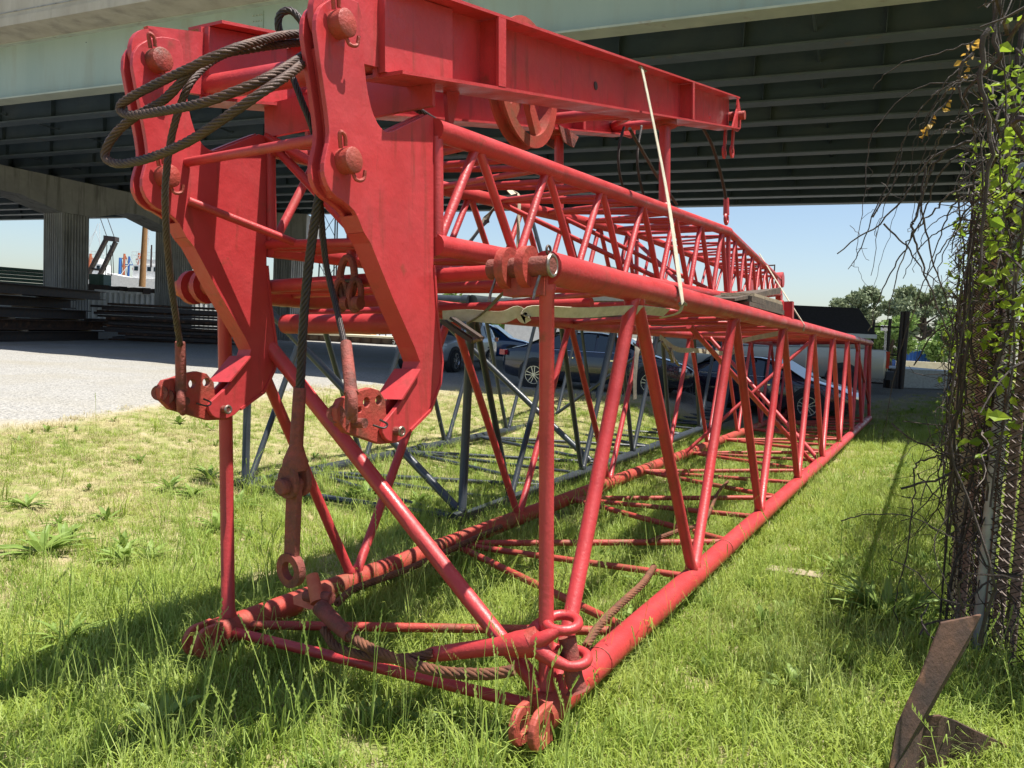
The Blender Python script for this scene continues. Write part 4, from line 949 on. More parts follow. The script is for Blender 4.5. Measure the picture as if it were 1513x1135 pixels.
SEDAN = [(-2.42, .42, .80, .80, .72), (-2.30, .28, .93, .93, .88), (-1.95, .22, 1.00, 1.02, .96), (-1.55, .20, .98, 1.14, .99), (-.95, .20, .96, 1.40, 1.0), (-.2, .20, .94, 1.47, 1.0), (.35, .20, .93, 1.43, 1.0), (.85, .20, .93, 1.20, 1.0), (1.25, .20, .95, .98, .99), (1.9, .22, .87, .88, .96), (2.25, .26, .74, .74, .86), (2.42, .34, .62, .62, .70)]
SWIN = [[(-1.35, 1.02), (-.95, 1.02), (-.72, 1.02), (-.72, 1.36), (-.95, 1.33)], [(-.66, 1.01), (.02, 1.0), (.02, 1.40), (-.2, 1.41), (-.66, 1.37)], [(.08, 1.0), (.92, 1.0), (.80, 1.12), (.35, 1.35), (.08, 1.39)]]
def lights(L, X, Y, t_, xf, zf, xr, zr, hw=.72):
    for s_ in (-1, 1):
        MB().box(L(xf-.12, s_*(hw-.04), zf), .18, .30, .08, (X-Y*s_*.35).normalized(), (Y+X*s_*.35).normalized(), UP).build('headlight', 'clear_lens', t_)
        MB().box(L(xr, s_*hw, zr), .16, .32, .13, (X+Y*s_*.3).normalized(), (Y-X*s_*.3).normalized(), UP).build('tail_light', 'red_lens', t_)
    MB().box(L(xf+.10, 0, zf-.12), .06, 1.1, .16, X, Y, UP).build('grille', 'black_plastic', t_)
    MB().box(L(xr-.08, 0, zr-.15), .02, .5, .14, X, Y, UP).build('number_plate', 'plate_white', t_)
def glass_front(t_, L, Y, prof_pts):
    for (x0, z0, x1, z1, w0, w1) in prof_pts:
        MB().prism([L(x0, -w0, z0), L(x0, w0, z0), L(x1, w1, z1), L(x1, -w1, z1)], (L(0, 0, 0)-L(0, 0, .012))*-1).build('windscreen', 'glass', t_)
a, b_ = G(783, 572), G(970, 586)
def place(a, b_):
    a = Vector(a); b_ = Vector(b_); return (a+b_)/2, (b_-a)
mid, hd = place(a, b_); X = Vector((hd.x, hd.y, 0)).normalized(); Y = UP.cross(X)
c_ = mid+Y*.8; c_.z = H(c_.x, c_.y)-.03
t_, L, X, Y, sec = car('parked_car', 'black sedan with chrome window line parked broadside behind the booms', 'car', 'car_black', c_, hd, SEDAN, win=SWIN, wb=(-1.45, 1.42))
lights(L, X, Y, t_, 2.22, .68, -2.28, .86); glass_front(t_, L, Y, [(1.28, .99, .50, 1.42, .70, .58), (-1.75, 1.08, -1.0, 1.42, .66, .58)])
# dark purple sedan at the right
fw = G(1221, 598); X = Vector((.80, -.60, 0)).normalized(); Y = UP.cross(X); c_ = fw - X*1.85 + Y*.8 + UP*0; c_.z = H(c_.x, c_.y)-.06
t_, L, X, Y, sec = car('parked_car', 'dark purple low sedan parked at the far end of the red boom', 'car', 'car_purple', c_, X, SEDAN, win=SWIN, wb=(-1.5, 1.45), R=.36)
lights(L, X, Y, t_, 2.22, .68, -2.28, .86); glass_front(t_, L, Y, [(1.28, .99, .50, 1.42, .70, .58), (-1.75, 1.08, -1.0, 1.42, .66, .58)])
SUV = [(-2.28, .50, 1.0, 1.0, .80), (-2.2, .32, 1.06, 1.10, .92), (-2.0, .26, 1.05, 1.52, .97), (-1.5, .25, 1.04, 1.66, 1.0), (-.4, .25, 1.02, 1.70, 1.0), (.3, .25, 1.02, 1.66, 1.0), (.95, .25, 1.03, 1.22, 1.0), (1.2, .25, 1.05, 1.08, .99), (1.85, .28, .98, .99, .95), (2.2, .32, .84, .84, .86), (2.3, .42, .7, .7, .76)]
UWIN = [[(-1.85, 1.12), (-1.2, 1.1), (-1.2, 1.52), (-1.75, 1.45)], [(-1.12, 1.1), (-.3, 1.09), (-.3, 1.58), (-1.12, 1.56)], [(-.22, 1.09), (.85, 1.1), (.75, 1.2), (.3, 1.52), (-.22, 1.58)]]
def suv(px, py, hd, lab, paint, R=.36):
    c_ = G(px, py); c_.z -= .02
    t_, L, X, Y, sec = car('parked_car', lab, 'car', paint, c_, hd, SUV, win=UWIN, R=R, wb=(-1.35, 1.38), tumble=.14)
    lights(L, X, Y, t_, 2.1, .86, -2.15, 1.05); glass_front(t_, L, Y, [(1.16, 1.10, .42, 1.62, .72, .62), (-2.14, 1.14, -1.98, 1.50, .7, .64)])
    return t_
suv(716, 533, (.97, -.15), 'bright blue hatchback SUV parked beyond the black sedan', 'car_blue')
suv(662, 545, (-.35, -.93), 'silver SUV mostly hidden behind the right hook plate', 'car_silver')
suv(1128, 566, (1, -.25), 'bronze SUV between the black sedan and the purple sedan', 'car_bronze')
# pickup
Xp = Vector((-.93, .37, 0)).normalized(); Yp = UP.cross(Xp)
tail = atY(1302, 560, 23.3); tail.z = 0
c_ = tail + Xp*2.85 + Yp*(-.2); c_.z = H(c_.x, c_.y)-.02
pk = thing('pickup_truck', 'pewter pickup truck with red tail light parked before the shed', 'pickup truck', c_)
L = lambda x, y, z: c_+Xp*x+Yp*y+UP*z
def loft(sections, name, m, parent, ang=30):
    mb = MB(); n = len(sections[0])
    for s_ in sections: mb.v += s_
    for i in range(len(sections)-1):
        for j in range(n): a = i*n+j; b2 = i*n+(j+1) % n; mb.f.append((a, a+n, b2+n, b2))
    mb.f.append(tuple(range(n))); mb.f.append(tuple(len(mb.v)-n+j for j in range(n-1, -1, -1)))
    return bevel(mb.build(name, m, parent, smooth=True, ang=ang), .03, 3, 30)
def sect(x, h, z0, z1, ins=.03): return [L(x, y, z) for y, z in ((-h+ins, z0), (-h, z0+.15), (-h, (z0+z1)/2+.1), (-h+ins, z1), (h-ins, z1), (h, (z0+z1)/2+.1), (h, z0+.15), (h-ins, z0))]
loft([sect(-2.9, .95, .55, 1.36), sect(-2.85, .98, .50, 1.38), sect(-.75, 1.0, .46, 1.38)], 'cargo_bed', 'car_pewter', pk)
loft([sect(-.72, 1.0, .42, 1.36), sect(1.6, 1.0, .42, 1.28), sect(2.7, .96, .45, 1.18), sect(2.95, .90, .55, 1.05)], 'body', 'car_pewter', pk)
loft([[L(-.7+dx*0, y, z) for y, z in ((-.93, 1.30), (-.80, 1.92), (.80, 1.92), (.93, 1.30))], [L(.75, y, z) for y, z in ((-.93, 1.30), (-.80, 1.94), (.80, 1.94), (.93, 1.30))], [L(1.55, y, z) for y, z in ((-.9, 1.27), (-.88, 1.32), (.88, 1.32), (.9, 1.27))]] if False else [[L(x, y, z) for y, z in ((-.93, 1.30), (-(.93-(zt2-1.3)*.2), zt2), ((.93-(zt2-1.3)*.2), zt2), (.93, 1.30))] for x, zt2 in ((-.7, 1.80), (-.55, 1.92), (.65, 1.93), (1.5, 1.34))], 'cab', 'car_pewter', pk)
for s_ in (-1, 1):
    for w_ in ([(-.5, 1.38), (.05, 1.38), (.05, 1.84), (-.42, 1.83)], [(.12, 1.38), (1.15, 1.38), (.62, 1.84), (.12, 1.84)]):
        MB().prism([L(x, s_*(.93-(z-1.3)*.2+.004), z) for x, z in w_], Yp*s_*.01).build('side_window', 'glass', pk)
    MB().box(L(-2.90, s_*.86, 1.08), .16, .17, .50, Xp, Yp, UP).build('tail_light', 'red_lens', pk)
    for wx in (-1.75, 1.95):
        MB().tube([L(wx, s_*.80, .44), L(wx, s_*1.004, .44)], .50, 26).build('wheel_arch', 'black_plastic', pk, smooth=True)
        wheel(L(wx, s_*.88, .40), Yp*s_, .40, pk, .26)
MB().box(L(-3.02, 0, .62), .22, 1.86, .24, Xp, Yp, UP).build('bumper', 'black_plastic', pk)
MB().box(L(-2.95, 0, 1.0), .03, 1.5, .62, Xp, Yp, UP).build('tailgate', 'car_pewter', pk)
MB().box(L(-2.98, 0, 1.08), .02, .25, .08, Xp, Yp, UP).build('tailgate_handle', 'black_plastic', pk)
# tiny white car far away
fc = thing('parked_car', 'tiny white car far beyond the gate', 'car', G(1316, 531))
P = Vector(fc.location); mb = MB()
mb.prism([P+Vector((x, 0, z)) for x, z in ((-2, .3), (2, .3), (2.1, .8), (1.2, .95), (.6, 1.4), (-1, 1.42), (-1.8, 1.0), (-2.1, .9))], Vector((0, 1.7, 0))).build('body', 'white_paint', fc)
MB().prism([P+Vector((x, -.02, z)) for x, z in ((-1.5, 1.0), (1.0, .98), (.5, 1.34), (-.9, 1.36))], Vector((0, .02, 0))).build('side_window', 'glass', fc)
for x in (-1.3, 1.3): MB().tube([P+Vector((x, -.03, .33)), P+Vector((x, .2, .33))], .33, 12).build('wheel', 'rubber', fc, smooth=True)

# ------------------------------------------------------------------ shed, gate and things beyond it
shp = atY(1280, 560, 27); shp.z = 0
Xs = Vector((-.99, .10, 0)).normalized(); Ys = Vector((.10, .99, 0)).normalized()
shed = thing('garden_shed', 'beige sided shed with dark shingle roof behind the pickup', 'shed', shp)
LS = lambda x, y, z: shp+Xs*x+Ys*y+UP*z
LW, DW, EA, RG = 7.2, 3.6, 2.15, 3.05
MB().box8([LS(.1, .1, 0), LS(LW, .1, 0), LS(LW, DW, 0), LS(.1, DW, 0), LS(.1, .1, EA), LS(LW, .1, EA), LS(LW, DW, EA), LS(.1, DW, EA)]).build('wall', 'siding', shed)
MB().prism([LS(.1, .1, EA), LS(.1, DW, EA), LS(.1, DW/2, RG-.05)], Xs*.1).build('gable', 'siding', shed)
for k in range(12):       # lap boards
    z = .12+k*.17; MB().box8([LS(.08, .06, z), LS(LW, .06, z), LS(LW, .1, z), LS(.08, .1, z), LS(.08, .085, z+.17), LS(LW, .085, z+.17), LS(LW, .1, z+.17), LS(.08, .1, z+.17)]).build('siding_board', 'siding', shed)
    MB().box8([LS(.06, .06, z), LS(.1, .06, z), LS(.1, DW, z), LS(.06, DW, z), LS(.085, .06, z+.17), LS(.1, .06, z+.17), LS(.1, DW, z+.17), LS(.085, DW, z+.17)]).build('siding_board', 'siding', shed)
for y0, y1, z0, z1 in ((-.25, DW/2, EA-.12, RG), (DW+.25, DW/2, EA-.12, RG)):
    MB().box8([LS(-.15, y0, z0), LS(LW+.15, y0, z0), LS(LW+.15, y1, z1), LS(-.15, y1, z1), LS(-.15, y0, z0+.07), LS(LW+.15, y0, z0+.07), LS(LW+.15, y1, z1+.07), LS(-.15, y1, z1+.07)]).build('roof', 'shingle', shed)
MB().box(LS(LW/2, -.24, EA-.09), LW+.3, .03, .14, Xs, Ys, UP).build('fascia_board', 'white_paint', shed)
# gate
gt = atY(1331, 575, 27.5); gt.z = H(gt.x, gt.y)
gate = thing('chain_link_gate', 'dark framed chain link gate with tall posts beside the pickup', 'gate', gt)
gx0 = gt; gx1 = atY(1283, 575, 28.2); gx1.z = gt.z
for P, hgt, r_ in ((gx0, 2.62, .07), (gx0+Vector((-.14, .05, 0)), 2.6, .055), (gx1, 2.3, .04), ((gx0+gx1)/2+Vector((-.0, 0, 0)), 2.35, .045)): tube('post', [P-UP*.2, P+UP*hgt*1.06], r_*1.3, 'dark_steel', gate, 10)
for z in (.15, 1.2, 2.2): tube('rail', [gx0+UP*z, gx1+UP*z], .03, 'dark_steel', gate, 8)
MB().box(gx0.lerp(gx1, .22)+UP*.35, .45, .3, .7).build('gate_box', 'dark_steel', gate)
wm = MB(); dg = (gx1-gx0); nn = 26
for k in range(-20, nn):
    for s_ in (0, 1):
        t0, t1 = k/nn, (k+20)/nn; z0, z1 = .15, 2.2
        if s_: z0, z1 = z1, z0
        if t0 < 0: z0 = z0+(z1-z0)*(-t0)/(t1-t0); t0 = 0
        if t1 > 1: z1 = z0+(z1-z0)*(1-t0)/(t1-t0); t1 = 1
        if t1 > t0: wm.tube([gx0+dg*t0+UP*z0, gx0+dg*t1+UP*z1], .004, 3)
wm.build('wire_mesh', 'dark_steel', gate)['kind'] = 'stuff'
# blue container, pale barrier and flat trailer
def cbox(name, lab, cat, px, D, py_top, py_bot, w, dep, m, ribs=0, rot=0, hgt=None):
    P = atY(px, py_bot, D); zb2 = P.z; zt2 = atY(px, py_top, D).z; z0 = min(zb2, H(P.x, P.y) if hgt is None else zb2)
    X = Vector((math.cos(rot), math.sin(rot), 0)); Yv = Vector((-math.sin(rot), math.cos(rot), 0)); P.z = z0
    t_ = thing(name, lab, cat, P+X*w/2+Yv*dep/2); hh = zt2-z0
    MB().box(P+X*w/2+Yv*dep/2+UP*hh/2, w, dep, hh, X, Yv, UP).build('body', m, t_)
    if ribs:
        n = int(w/ribs); mb = MB()
        for k in range(n): mb.box(P+X*(k+.5)*ribs+UP*hh/2-Yv*.02, ribs*.5, .05, hh*.9, X, Yv, UP)
        n2 = int(dep/ribs)
        for k in range(n2):
            for xx in (0, w): mb.box(P+X*xx+Yv*(k+.5)*ribs+UP*hh/2, .05, ribs*.5, hh*.9, X, Yv, UP)
        mb.build('corrugation', m, t_)['kind'] = 'stuff'
        for zz in (.06, hh-.06):
            MB().box(P+X*w/2+UP*zz-Yv*.03, w+.06, .06, .14, X, Yv, UP).build('rail', m, t_)
    return t_
cbox('shipping_container', 'blue container far beyond the gate', 'container', 1334, 62, 517, 533, 2.6, 6, 'container_blue', .3)
cbox('concrete_barrier', 'long low pale barrier beyond the gate', 'barrier', 1331, 44, 533, 539, 5, .6, 'deck_cream')
cbox('flat_trailer', 'pale flat trailer seen past the gate post', 'trailer', 1332, 29, 545, 556, 2.6, 5, 'galv')
rl = thing('guard_rail', 'white three bar rail above the blue container', 'railing', atY(1350, 530, 66))
for py in (507, 512, 517): tube('rail', [atY(1325, py-2, 66), atY(1378, py+1, 66)], .08, 'white_paint', rl, 6)
for px in (1330, 1342, 1354, 1366): tube('rail_post', [atY(px, 505, 66), atY(px, 532, 66)], .07, 'white_paint', rl, 6)
lp = thing('street_light', 'small pale street light standing behind the gate mesh', 'street light', atY(1308, 530, 48)); tube('pole', [atY(1307, 530, 48), atY(1309, 487, 48)], .07, 'galv', lp, 8); MB().box(atY(1309, 485, 48), .5, .3, .35).build('lamp_head', 'white_paint', lp)

# ------------------------------------------------------------------ left background: stacked steel, containers, harbour
def stackbar(P, q_, w, h, m, name, lab, cat, grp):
    d = (q_-P); d.z = 0; Yv = UP.cross(d.normalized())
    o = MB().box8([P-Yv*w/2, q_-Yv*w/2, q_+Yv*w/2, P+Yv*w/2, P-Yv*w/2+UP*h, q_-Yv*w/2+UP*h, q_+Yv*w/2+UP*h, P+Yv*w/2+UP*h]).build(name, m, None, origin=(P+q_)/2); tag(o, lab, cat, grp); return o
def ibeam(P, q_, w, h, lab, grp, m='dark_steel'):
    P = Vector(P); q_ = Vector(q_)
    d = (q_-P).normalized(); Yv = UP.cross(d).normalized(); mb = MB()
    prof = [(-w/2, 0), (w/2, 0), (w/2, .04), (.02, .04), (.02, h-.04), (w/2, h-.04), (w/2, h), (-w/2, h), (-w/2, h-.04), (-.02, h-.04), (-.02, .04), (-w/2, .04)]
    mb.prism([P+Yv*y+UP*z for y, z in prof], q_-P); o = mb.build('steel_beam', m, None, origin=(P+q_)/2); tag(o, lab, 'steel beam', grp); return o
rs = random.Random(3); grp = 'steel beams stacked under the overpass'
rows = [(508, 490, 150, 30.5, 'lowest'), (488, 470, 151, 30.6, 'second'), (469, 454, 135, 30.6, 'third'), (452, 438, 109, 30.4, 'fourth'), (437, 420, 143, 30.5, 'top')]
for k, (pb, pt, pe, D, nm) in enumerate(rows):
    e = atY(pe, 460, 36); dirv = Vector((-.02, -1, 0)).normalized()
    zb0 = .25+k*.46
    for j in range(3):
        P0 = Vector((e.x-j*.75, e.y+rs.uniform(-.5, .4), zb0)); P1 = P0+dirv*14
        ibeam(P1, P0, .55, .40, '%s beam, %s of three, %s of the left steel stack' % (('rusty brown' if k == 1 else 'blackish'), ('front', 'middle', 'back')[j], {'lowest': 'lowest layer', 'second': 'second layer up', 'third': 'third layer up', 'fourth': 'fourth layer up', 'top': 'top layer'}[nm]), grp, 'rust' if k == 1 else 'dark_steel')
    for yi, y in enumerate((1.5, 6, 10.5)):
        o = MB().box(Vector((e.x-.8, e.y-y, zb0-.03)), 2.2, .12, .055).build('timber_bearer', 'timber', None, origin=Vector((e.x-.8, e.y-y, zb0-.03))); tag(o, 'short timber bearer under the %s layer of the left steel stack, %s one' % (nm, ('farthest', 'middle', 'nearest')[yi]), 'timber', 'timber bearers in the left steel stack')
grp = 'flat steel plates piled by the column'
e = atY(150, 460, 37.2); e2 = atY(352, 470, 38.5)
for k in range(16):
    z = .20+k*.112; x0 = e.x+rs.uniform(-.6, .6)+(.9 if k < 4 else 0)+abs(k-7)*.04; x1 = e2.x+rs.uniform(-.9, .7)
    f = rs.uniform(-.25, .25)
    P0 = Vector((x0, e.y+f-rs.random()*.8*(k < 8), z+rs.uniform(-.02, .02))); P1 = Vector((x1, e2.y+f-rs.random()*.5, z+rs.uniform(-.03, .05)))
    stackbar(P0, P1, rs.uniform(1.4, 2.4), rs.uniform(.09, .125), 'dark_steel' if k % 3 else 'rust', 'steel_plate', 'flat %s steel plate, %s from the ground in the untidy pile' % ('rusty brown' if k % 3 == 0 else 'dark', 'lowest second third fourth fifth sixth seventh eighth ninth tenth eleventh twelfth thirteenth fourteenth fifteenth sixteenth'.split()[k]), 'steel plate', grp)
cont = thing('shipping_container', 'long white corrugated container behind the fluted columns', 'container', Vector((-24, 52, 0)))
ca, cb_ = atY(-60, 460, 46.5), atY(345, 470, 58); ca.z = cb_.z = .1; dc = (cb_-ca).normalized(); nc = Vector((-dc.y, dc.x, 0)); Lc = (cb_-ca).length; hc = 2.9
MB().box((ca+cb_)/2+UP*hc/2+nc*1.25, Lc, 2.4, hc, dc, nc, UP).build('body', 'container_white', cont)
mb = MB()
for k in range(int(Lc/.34)):
    p = ca+dc*(k*.34+.17); mb.box(p+UP*(hc/2), .17, .08, hc-.3, dc, nc, UP)
mb.build('corrugation', 'container_white', cont)['kind'] = 'stuff'
for zz in (.08, hc-.07): MB().box((ca+cb_)/2+UP*zz-nc*.02, Lc, .10, .16, dc, nc, UP).build('rail', 'container_white', cont)
mb = MB()
for k in range(60):
    p = ca+dc*(Lc*(.40+.6*k/60)); mb.box(p+nc*(1.2+rs.uniform(-.5, .3))+UP*(hc+.12), .5, rs.uniform(1.2, 2.2), rs.uniform(.15, .45), dc, nc, UP)
o = mb.build('scrap_load', 'dark_steel', None, origin=ca); tag(o, 'low dark load of scrap lying along the top of the white container', 'scrap')
o = thing('steel_stack', 'grey stack of long sections on the container at the far left', 'steel stack', atY(30, 420, 47))
for k in range(5):
    P0 = ca+dc*-8+UP*(hc+.05+k*.22)+nc*.8; P1 = ca+dc*(Lc*.37-.3*k)+UP*(hc+.05+k*.22)+nc*.8
    MB().box((P0+P1)/2, (P1-P0).length, 1.5, .16, dc, nc, UP).build('section', 'green_paint', o)
o = thing('metal_cabinet', 'dark green cabinet standing on top of the container', 'cabinet', atY(148, 420, 53))
c0 = atY(148, 416, 53); MB().box(c0, 1.0, 1.0, .95).build('cabinet_body', 'green_paint', o); MB().box(c0+Vector((.05, -.53, 0)), .42, .05, .8).build('cabinet_door', 'green_paint', o)
# gantry crane frame
cf_ = thing('crane_gantry', 'dark leaning crane frame with two legs and a cross head seen past the first column', 'crane', atY(145, 450, 75))
D = 75
for dx, (a, b2) in enumerate((((124, 418), (158, 352)), ((147, 408), (171, 358)))): 
    P, Q = atY(*a, D), atY(*b2, D); MB().box((P+Q)/2, (Q-P).length, .5, .26, (Q-P).normalized(), Vector((0, 1, 0)), (Q-P).normalized().cross(Vector((0, 1, 0)))).build('leg', 'dark_steel', cf_)
P, Q = atY(156, 352, D), atY(173, 354, D); MB().box((P+Q)/2, (Q-P).length, .8, .45, (Q-P).normalized(), Vector((0, 1, 0)), UP).build('head', 'dark_steel', cf_)
tube('cross_bar', [atY(131, 397, D), atY(149, 399, D)], .11, 'dark_steel', cf_, 8)
for a, b2 in (((158, 350), (148, 322)), ((169, 351), (158, 320)), ((158, 362), (156, 408)), ((163, 362), (165, 408)), ((166, 362), (168, 405))): tube('cable', [atY(*a, D), atY(*b2, D)], .035, 'dark_steel', cf_, 5)
# pilings, masts and boats
def pole(name, lab, cat, a, b2, D, r_, m, extra=(), group=None):
    P, Q = atY(*a, D), atY(*b2, D); o = thing(name, lab, cat, P, group); tube('pole', [P, Q], [r_*1.1, r_*.85], m, o, 10)
    for (y, ln) in extra:
        c = P.lerp(Q, y); MB().box(c, ln, .1, .12).build('cross_arm', m, o)
        tube('stay', [c+Vector((ln/2, 0, 0)), Q], .03, m, o, 4); tube('stay', [c-Vector((ln/2, 0, 0)), P.lerp(Q, max(0, y-.5))], .03, m, o, 4)
    return o
pole('wooden_pile', 'tall round wooden pile standing between the columns', 'pile', (210, 424), (215, 325), 60, .23, 'wood_pile')
pole('boat_mast', 'orange and white trawler mast left of the wooden pile', 'mast', (182, 422), (184, 375), 95, .16, 'orange_paint', ((.6, 1.3), (.85, .7)))
pole('boat_mast', 'blue pole mast left of the orange mast', 'mast', (177, 422), (178, 381), 95, .22, 'blue_paint')
pole('boat_mast', 'slim dark blue mast right of the orange mast', 'mast', (189, 420), (191, 379), 95, .14, 'container_blue', ((.7, 1.0),))
pole('boat_mast', 'orange mast just left of the wooden pile', 'mast', (204, 420), (206, 374), 95, .2, 'orange_paint', ((.5, 1.6), (.8, .8)))
pole('boat_mast', 'black mast beside the second column above the white wheelhouse', 'mast', (223, 395), (224, 362), 90, .1, 'dark_steel')
pole('boat_mast', 'orange mast behind the gantry leg', 'mast', (131, 410), (134, 375), 95, .18, 'orange_paint', ((.5, 1.5),))
pole('boat_mast', 'rusty orange mast right of the second column', 'mast', (277, 452), (283, 405), 100, .3, 'orange_paint')
pole('boat_mast', 'leaning white mast above the pier right of the second column', 'mast', (280, 452), (292, 372), 104, .16, 'white_paint', ((.35, 3),))
pole('boat_mast', 'white leaning boom pole beside the left red plate', 'mast', (318, 455), (324, 420), 100, .14, 'white_paint')
def boat(lab, px, py, D, L_, group=None):
    P = atY(px, py, D); o = thing('fishing_boat', lab, 'boat', P, None); z = P.z
    mb = MB(); n = 10; secs = []
    for i in range(n+1):
        f = i/n; w = 1.6*math.sin(math.pi*min(1, .25+f*.75))**.6+.05; sh2 = .5*(2*f-1)**2
        secs.append([P+Vector((L_*(f-.5), -w, 1.2+sh2)), P+Vector((L_*(f-.5)*.93, -w*.6, -1)), P+Vector((L_*(f-.5)*.93, w*.6, -1)), P+Vector((L_*(f-.5), w, 1.2+sh2))])
    for s_ in secs: mb.v += s_
    for i in range(n):
        for j in range(4): a = 4*i+j; b2 = 4*i+(j+1) % 4; mb.f.append((a, a+4, b2+4, b2))
    mb.f += [(0, 1, 2, 3), (4*n+3, 4*n+2, 4*n+1, 4*n)]
    mb.build('hull', 'white_paint', o)
    MB().box(P+Vector((0, 0, 2.0)), L_*.35, 2.2, 1.6).build('wheelhouse', 'white_paint', o)
    MB().box(P+Vector((0, 0, 3.1)), L_*.22, 1.8, .8).build('wheelhouse', 'white_paint', o)
    for k in range(4): MB().box(P+Vector((-L_*.13+k*L_*.085, -1.12, 2.35)), L_*.05, .04, .5).build('window', 'glass', o)
    for z_ in (3.9, 4.3): tube('railing', [P+Vector((-L_*.2, -.9, z_)), P+Vector((L_*.2, -.9, z_))], .04, 'white_paint', o, 4)
    for k in range(7): tube('railing', [P+Vector((-L_*.2+k*L_*.066, -.9, 3.5)), P+Vector((-L_*.2+k*L_*.066, -.9, 4.3))], .03, 'white_paint', o, 4)
    for k in range(5): tube('rigging', [P+Vector((-L_*.4+k*L_*.16, 0, 1.5)), P+Vector((rs.uniform(-1, 1), 0, 6+rs.random()*2))], .03, 'white_paint', o, 4)
    return o
boat('white fishing boat with railed wheelhouse between pile and second column', 222, 428, 92, 9)
boat('white fishing boat behind the crane frame', 140, 424, 96, 8)
boat('white fishing boat behind the pale pier right of the second column', 300, 455, 104, 10)
pr = thing('pier_deck', 'pale cream pier deck with a row of small posts right of the second column', 'pier', atY(310, 458, 85))
P, Q = atY(262, 452, 85), atY(385, 464, 85); P.z = Q.z = (P.z+Q.z)/2; MB().box((P+Q)/2, (Q-P).length, 8, .6, (Q-P).normalized(), Vector((0, 1, 0)), UP).build('deck', 'deck_cream', pr)
for k in range(16): MB().box(P.lerp(Q, (k+.5)/16)+UP*.42-Vector((0, 3.6, 0)), .14, .14, .28).build('bollard', 'old_board', pr)
MB().box((P+Q)/2-UP*1.2, (Q-P).length, 7, 2.0).build('pier_wall', 'concrete_grey', pr)
# yard in the middle distance: warehouse, scaffold, machinery and a long flat car
def bld(lab, x0, x1, yt, ybm, D, m, dep=12, panels=0, name='warehouse'):
    P, Q = atY(x0, ybm, D), atY(x1, ybm, D); zt2 = atY((x0+x1)/2, yt, D).z; P.z = Q.z = 0
    o = thing(name, lab, 'building', (P+Q)/2); c = (P+Q)/2+Vector((0, dep/2, zt2/2)); MB().box(c, (Q-P).length, dep, zt2).build('wall', m, o)
    MB().box(c+UP*(zt2/2+.08), (Q-P).length+.4, dep+.4, .16).build('roof', 'galv', o)
    if panels:
        mb = MB(); n = int((Q-P).length/panels)
        for k in range(n+1): mb.box(P.lerp(Q, k/n)+UP*zt2/2-Vector((0, .04, 0)), .12, .08, zt2)
        mb.build('panel_seam', 'white_paint', o)['kind'] = 'stuff'
    return o
bld('pale blue grey warehouse with tall wall panels beyond the yard', 455, 556, 430, 500, 95, 'warehouse', panels=6)
bld('plain pale building behind the black sedan', 745, 912, 447, 520, 60, 'white_paint', panels=4, name='office_building')
bld('low white building with pale door behind the blue car', 650, 700, 470, 512, 75, 'warehouse', panels=3, name='low_building')
sc = thing('scaffold', 'thin metal scaffold beside the warehouse', 'scaffold', atY(570, 500, 88))
for px in (553, 561, 570, 580, 590, 600): tube('standard', [atY(px, 500, 88), atY(px, 436, 88)], .07, 'dark_steel', sc, 5)
for py in (445, 456, 464, 472, 480): tube('ledger', [atY(552, py-1, 88), atY(602, py+1, 88)], .05, 'galv', sc, 5)
tk = thing('work_platform', 'yellow A frame stand on the flat car', 'stand', atY(497, 490, 62))
for a, b2 in (((493, 496), (498, 480)), ((503, 496), (499, 480))): tube('leg', [atY(*a, 62), atY(*b2, 62)], .1, 'yellow_paint', tk, 6)
for k, (px, m, w_, h_, lab) in enumerate(((536, 'green_paint', 1.0, 1.7, 'green machine cylinder on the flat car'), (546, 'galv', .8, 2.0, 'grey ribbed tank on the flat car'), (578, 'orange_paint', 1.6, 1.5, 'orange red forklift shape beyond the flat car'), (560, 'rust', .9, 1.4, 'rusty drum beside the scaffold'))):
    P = atY(px, 494, 64); o = thing('yard_machine', lab, 'machine', P); MB().tube([P+UP*0, P+UP*h_], w_/2, 12).build('tank', m, o, smooth=True); MB().box(P+UP*(h_+.05), w_*.8, w_*.8, .12).build('lid', 'dark_steel', o); tube('pipe', [P+Vector((w_*.6, 0, 0)), P+Vector((w_*.6, 0, h_*1.2))], .06, 'galv', o, 6)
hp = thing('sand_heap', 'low brown heap behind the flat car', 'heap', atY(480, 494, 72)); P = atY(480, 496, 72); mb = MB()
mb.add([P+Vector((x*5*(1-.3*j), y*1.5*(1-.3*j), j*.8+.15*rs.random())) for j in range(3) for x, y in ((-1, -1), (0, -1.3), (1, -1), (1, 1), (0, 1.3), (-1, 1))], [(j*6+i, j*6+(i+1) % 6, (j+1)*6+(i+1) % 6, (j+1)*6+i) for j in range(2) for i in range(6)]+[(12, 13, 14, 15, 16, 17)]); mb.build('heap_mass', 'wood_pile', hp, smooth=True)
fcx = thing('flat_car', 'long low rusty flat car marked 970 standing on the track beyond the yard', 'rail car', atY(540, 505, 55))
P, Q = atY(440, 493, 55), atY(650, 503, 55); P.z = Q.z = (P.z+Q.z)/2; c = (P+Q)/2; Lf = (Q-P).length
MB().box(c+UP*.05, Lf, 2.6, .14).build('deck', 'deck_cream', fcx); MB().box(c-UP*.32, Lf, 2.2, .55).build('side_sill', 'barge_rust', fcx); MB().box(c-UP*.72-Vector((0, .6, 0)), Lf, 3.2, .14).build('lower_deck', 'deck_cream', fcx)
for k in range(14): MB().box(P.lerp(Q, (k+.5)/14)-UP*.32-Vector((0, 1.13, 0)), .14, .08, .5).build('side_post', 'rust', fcx)
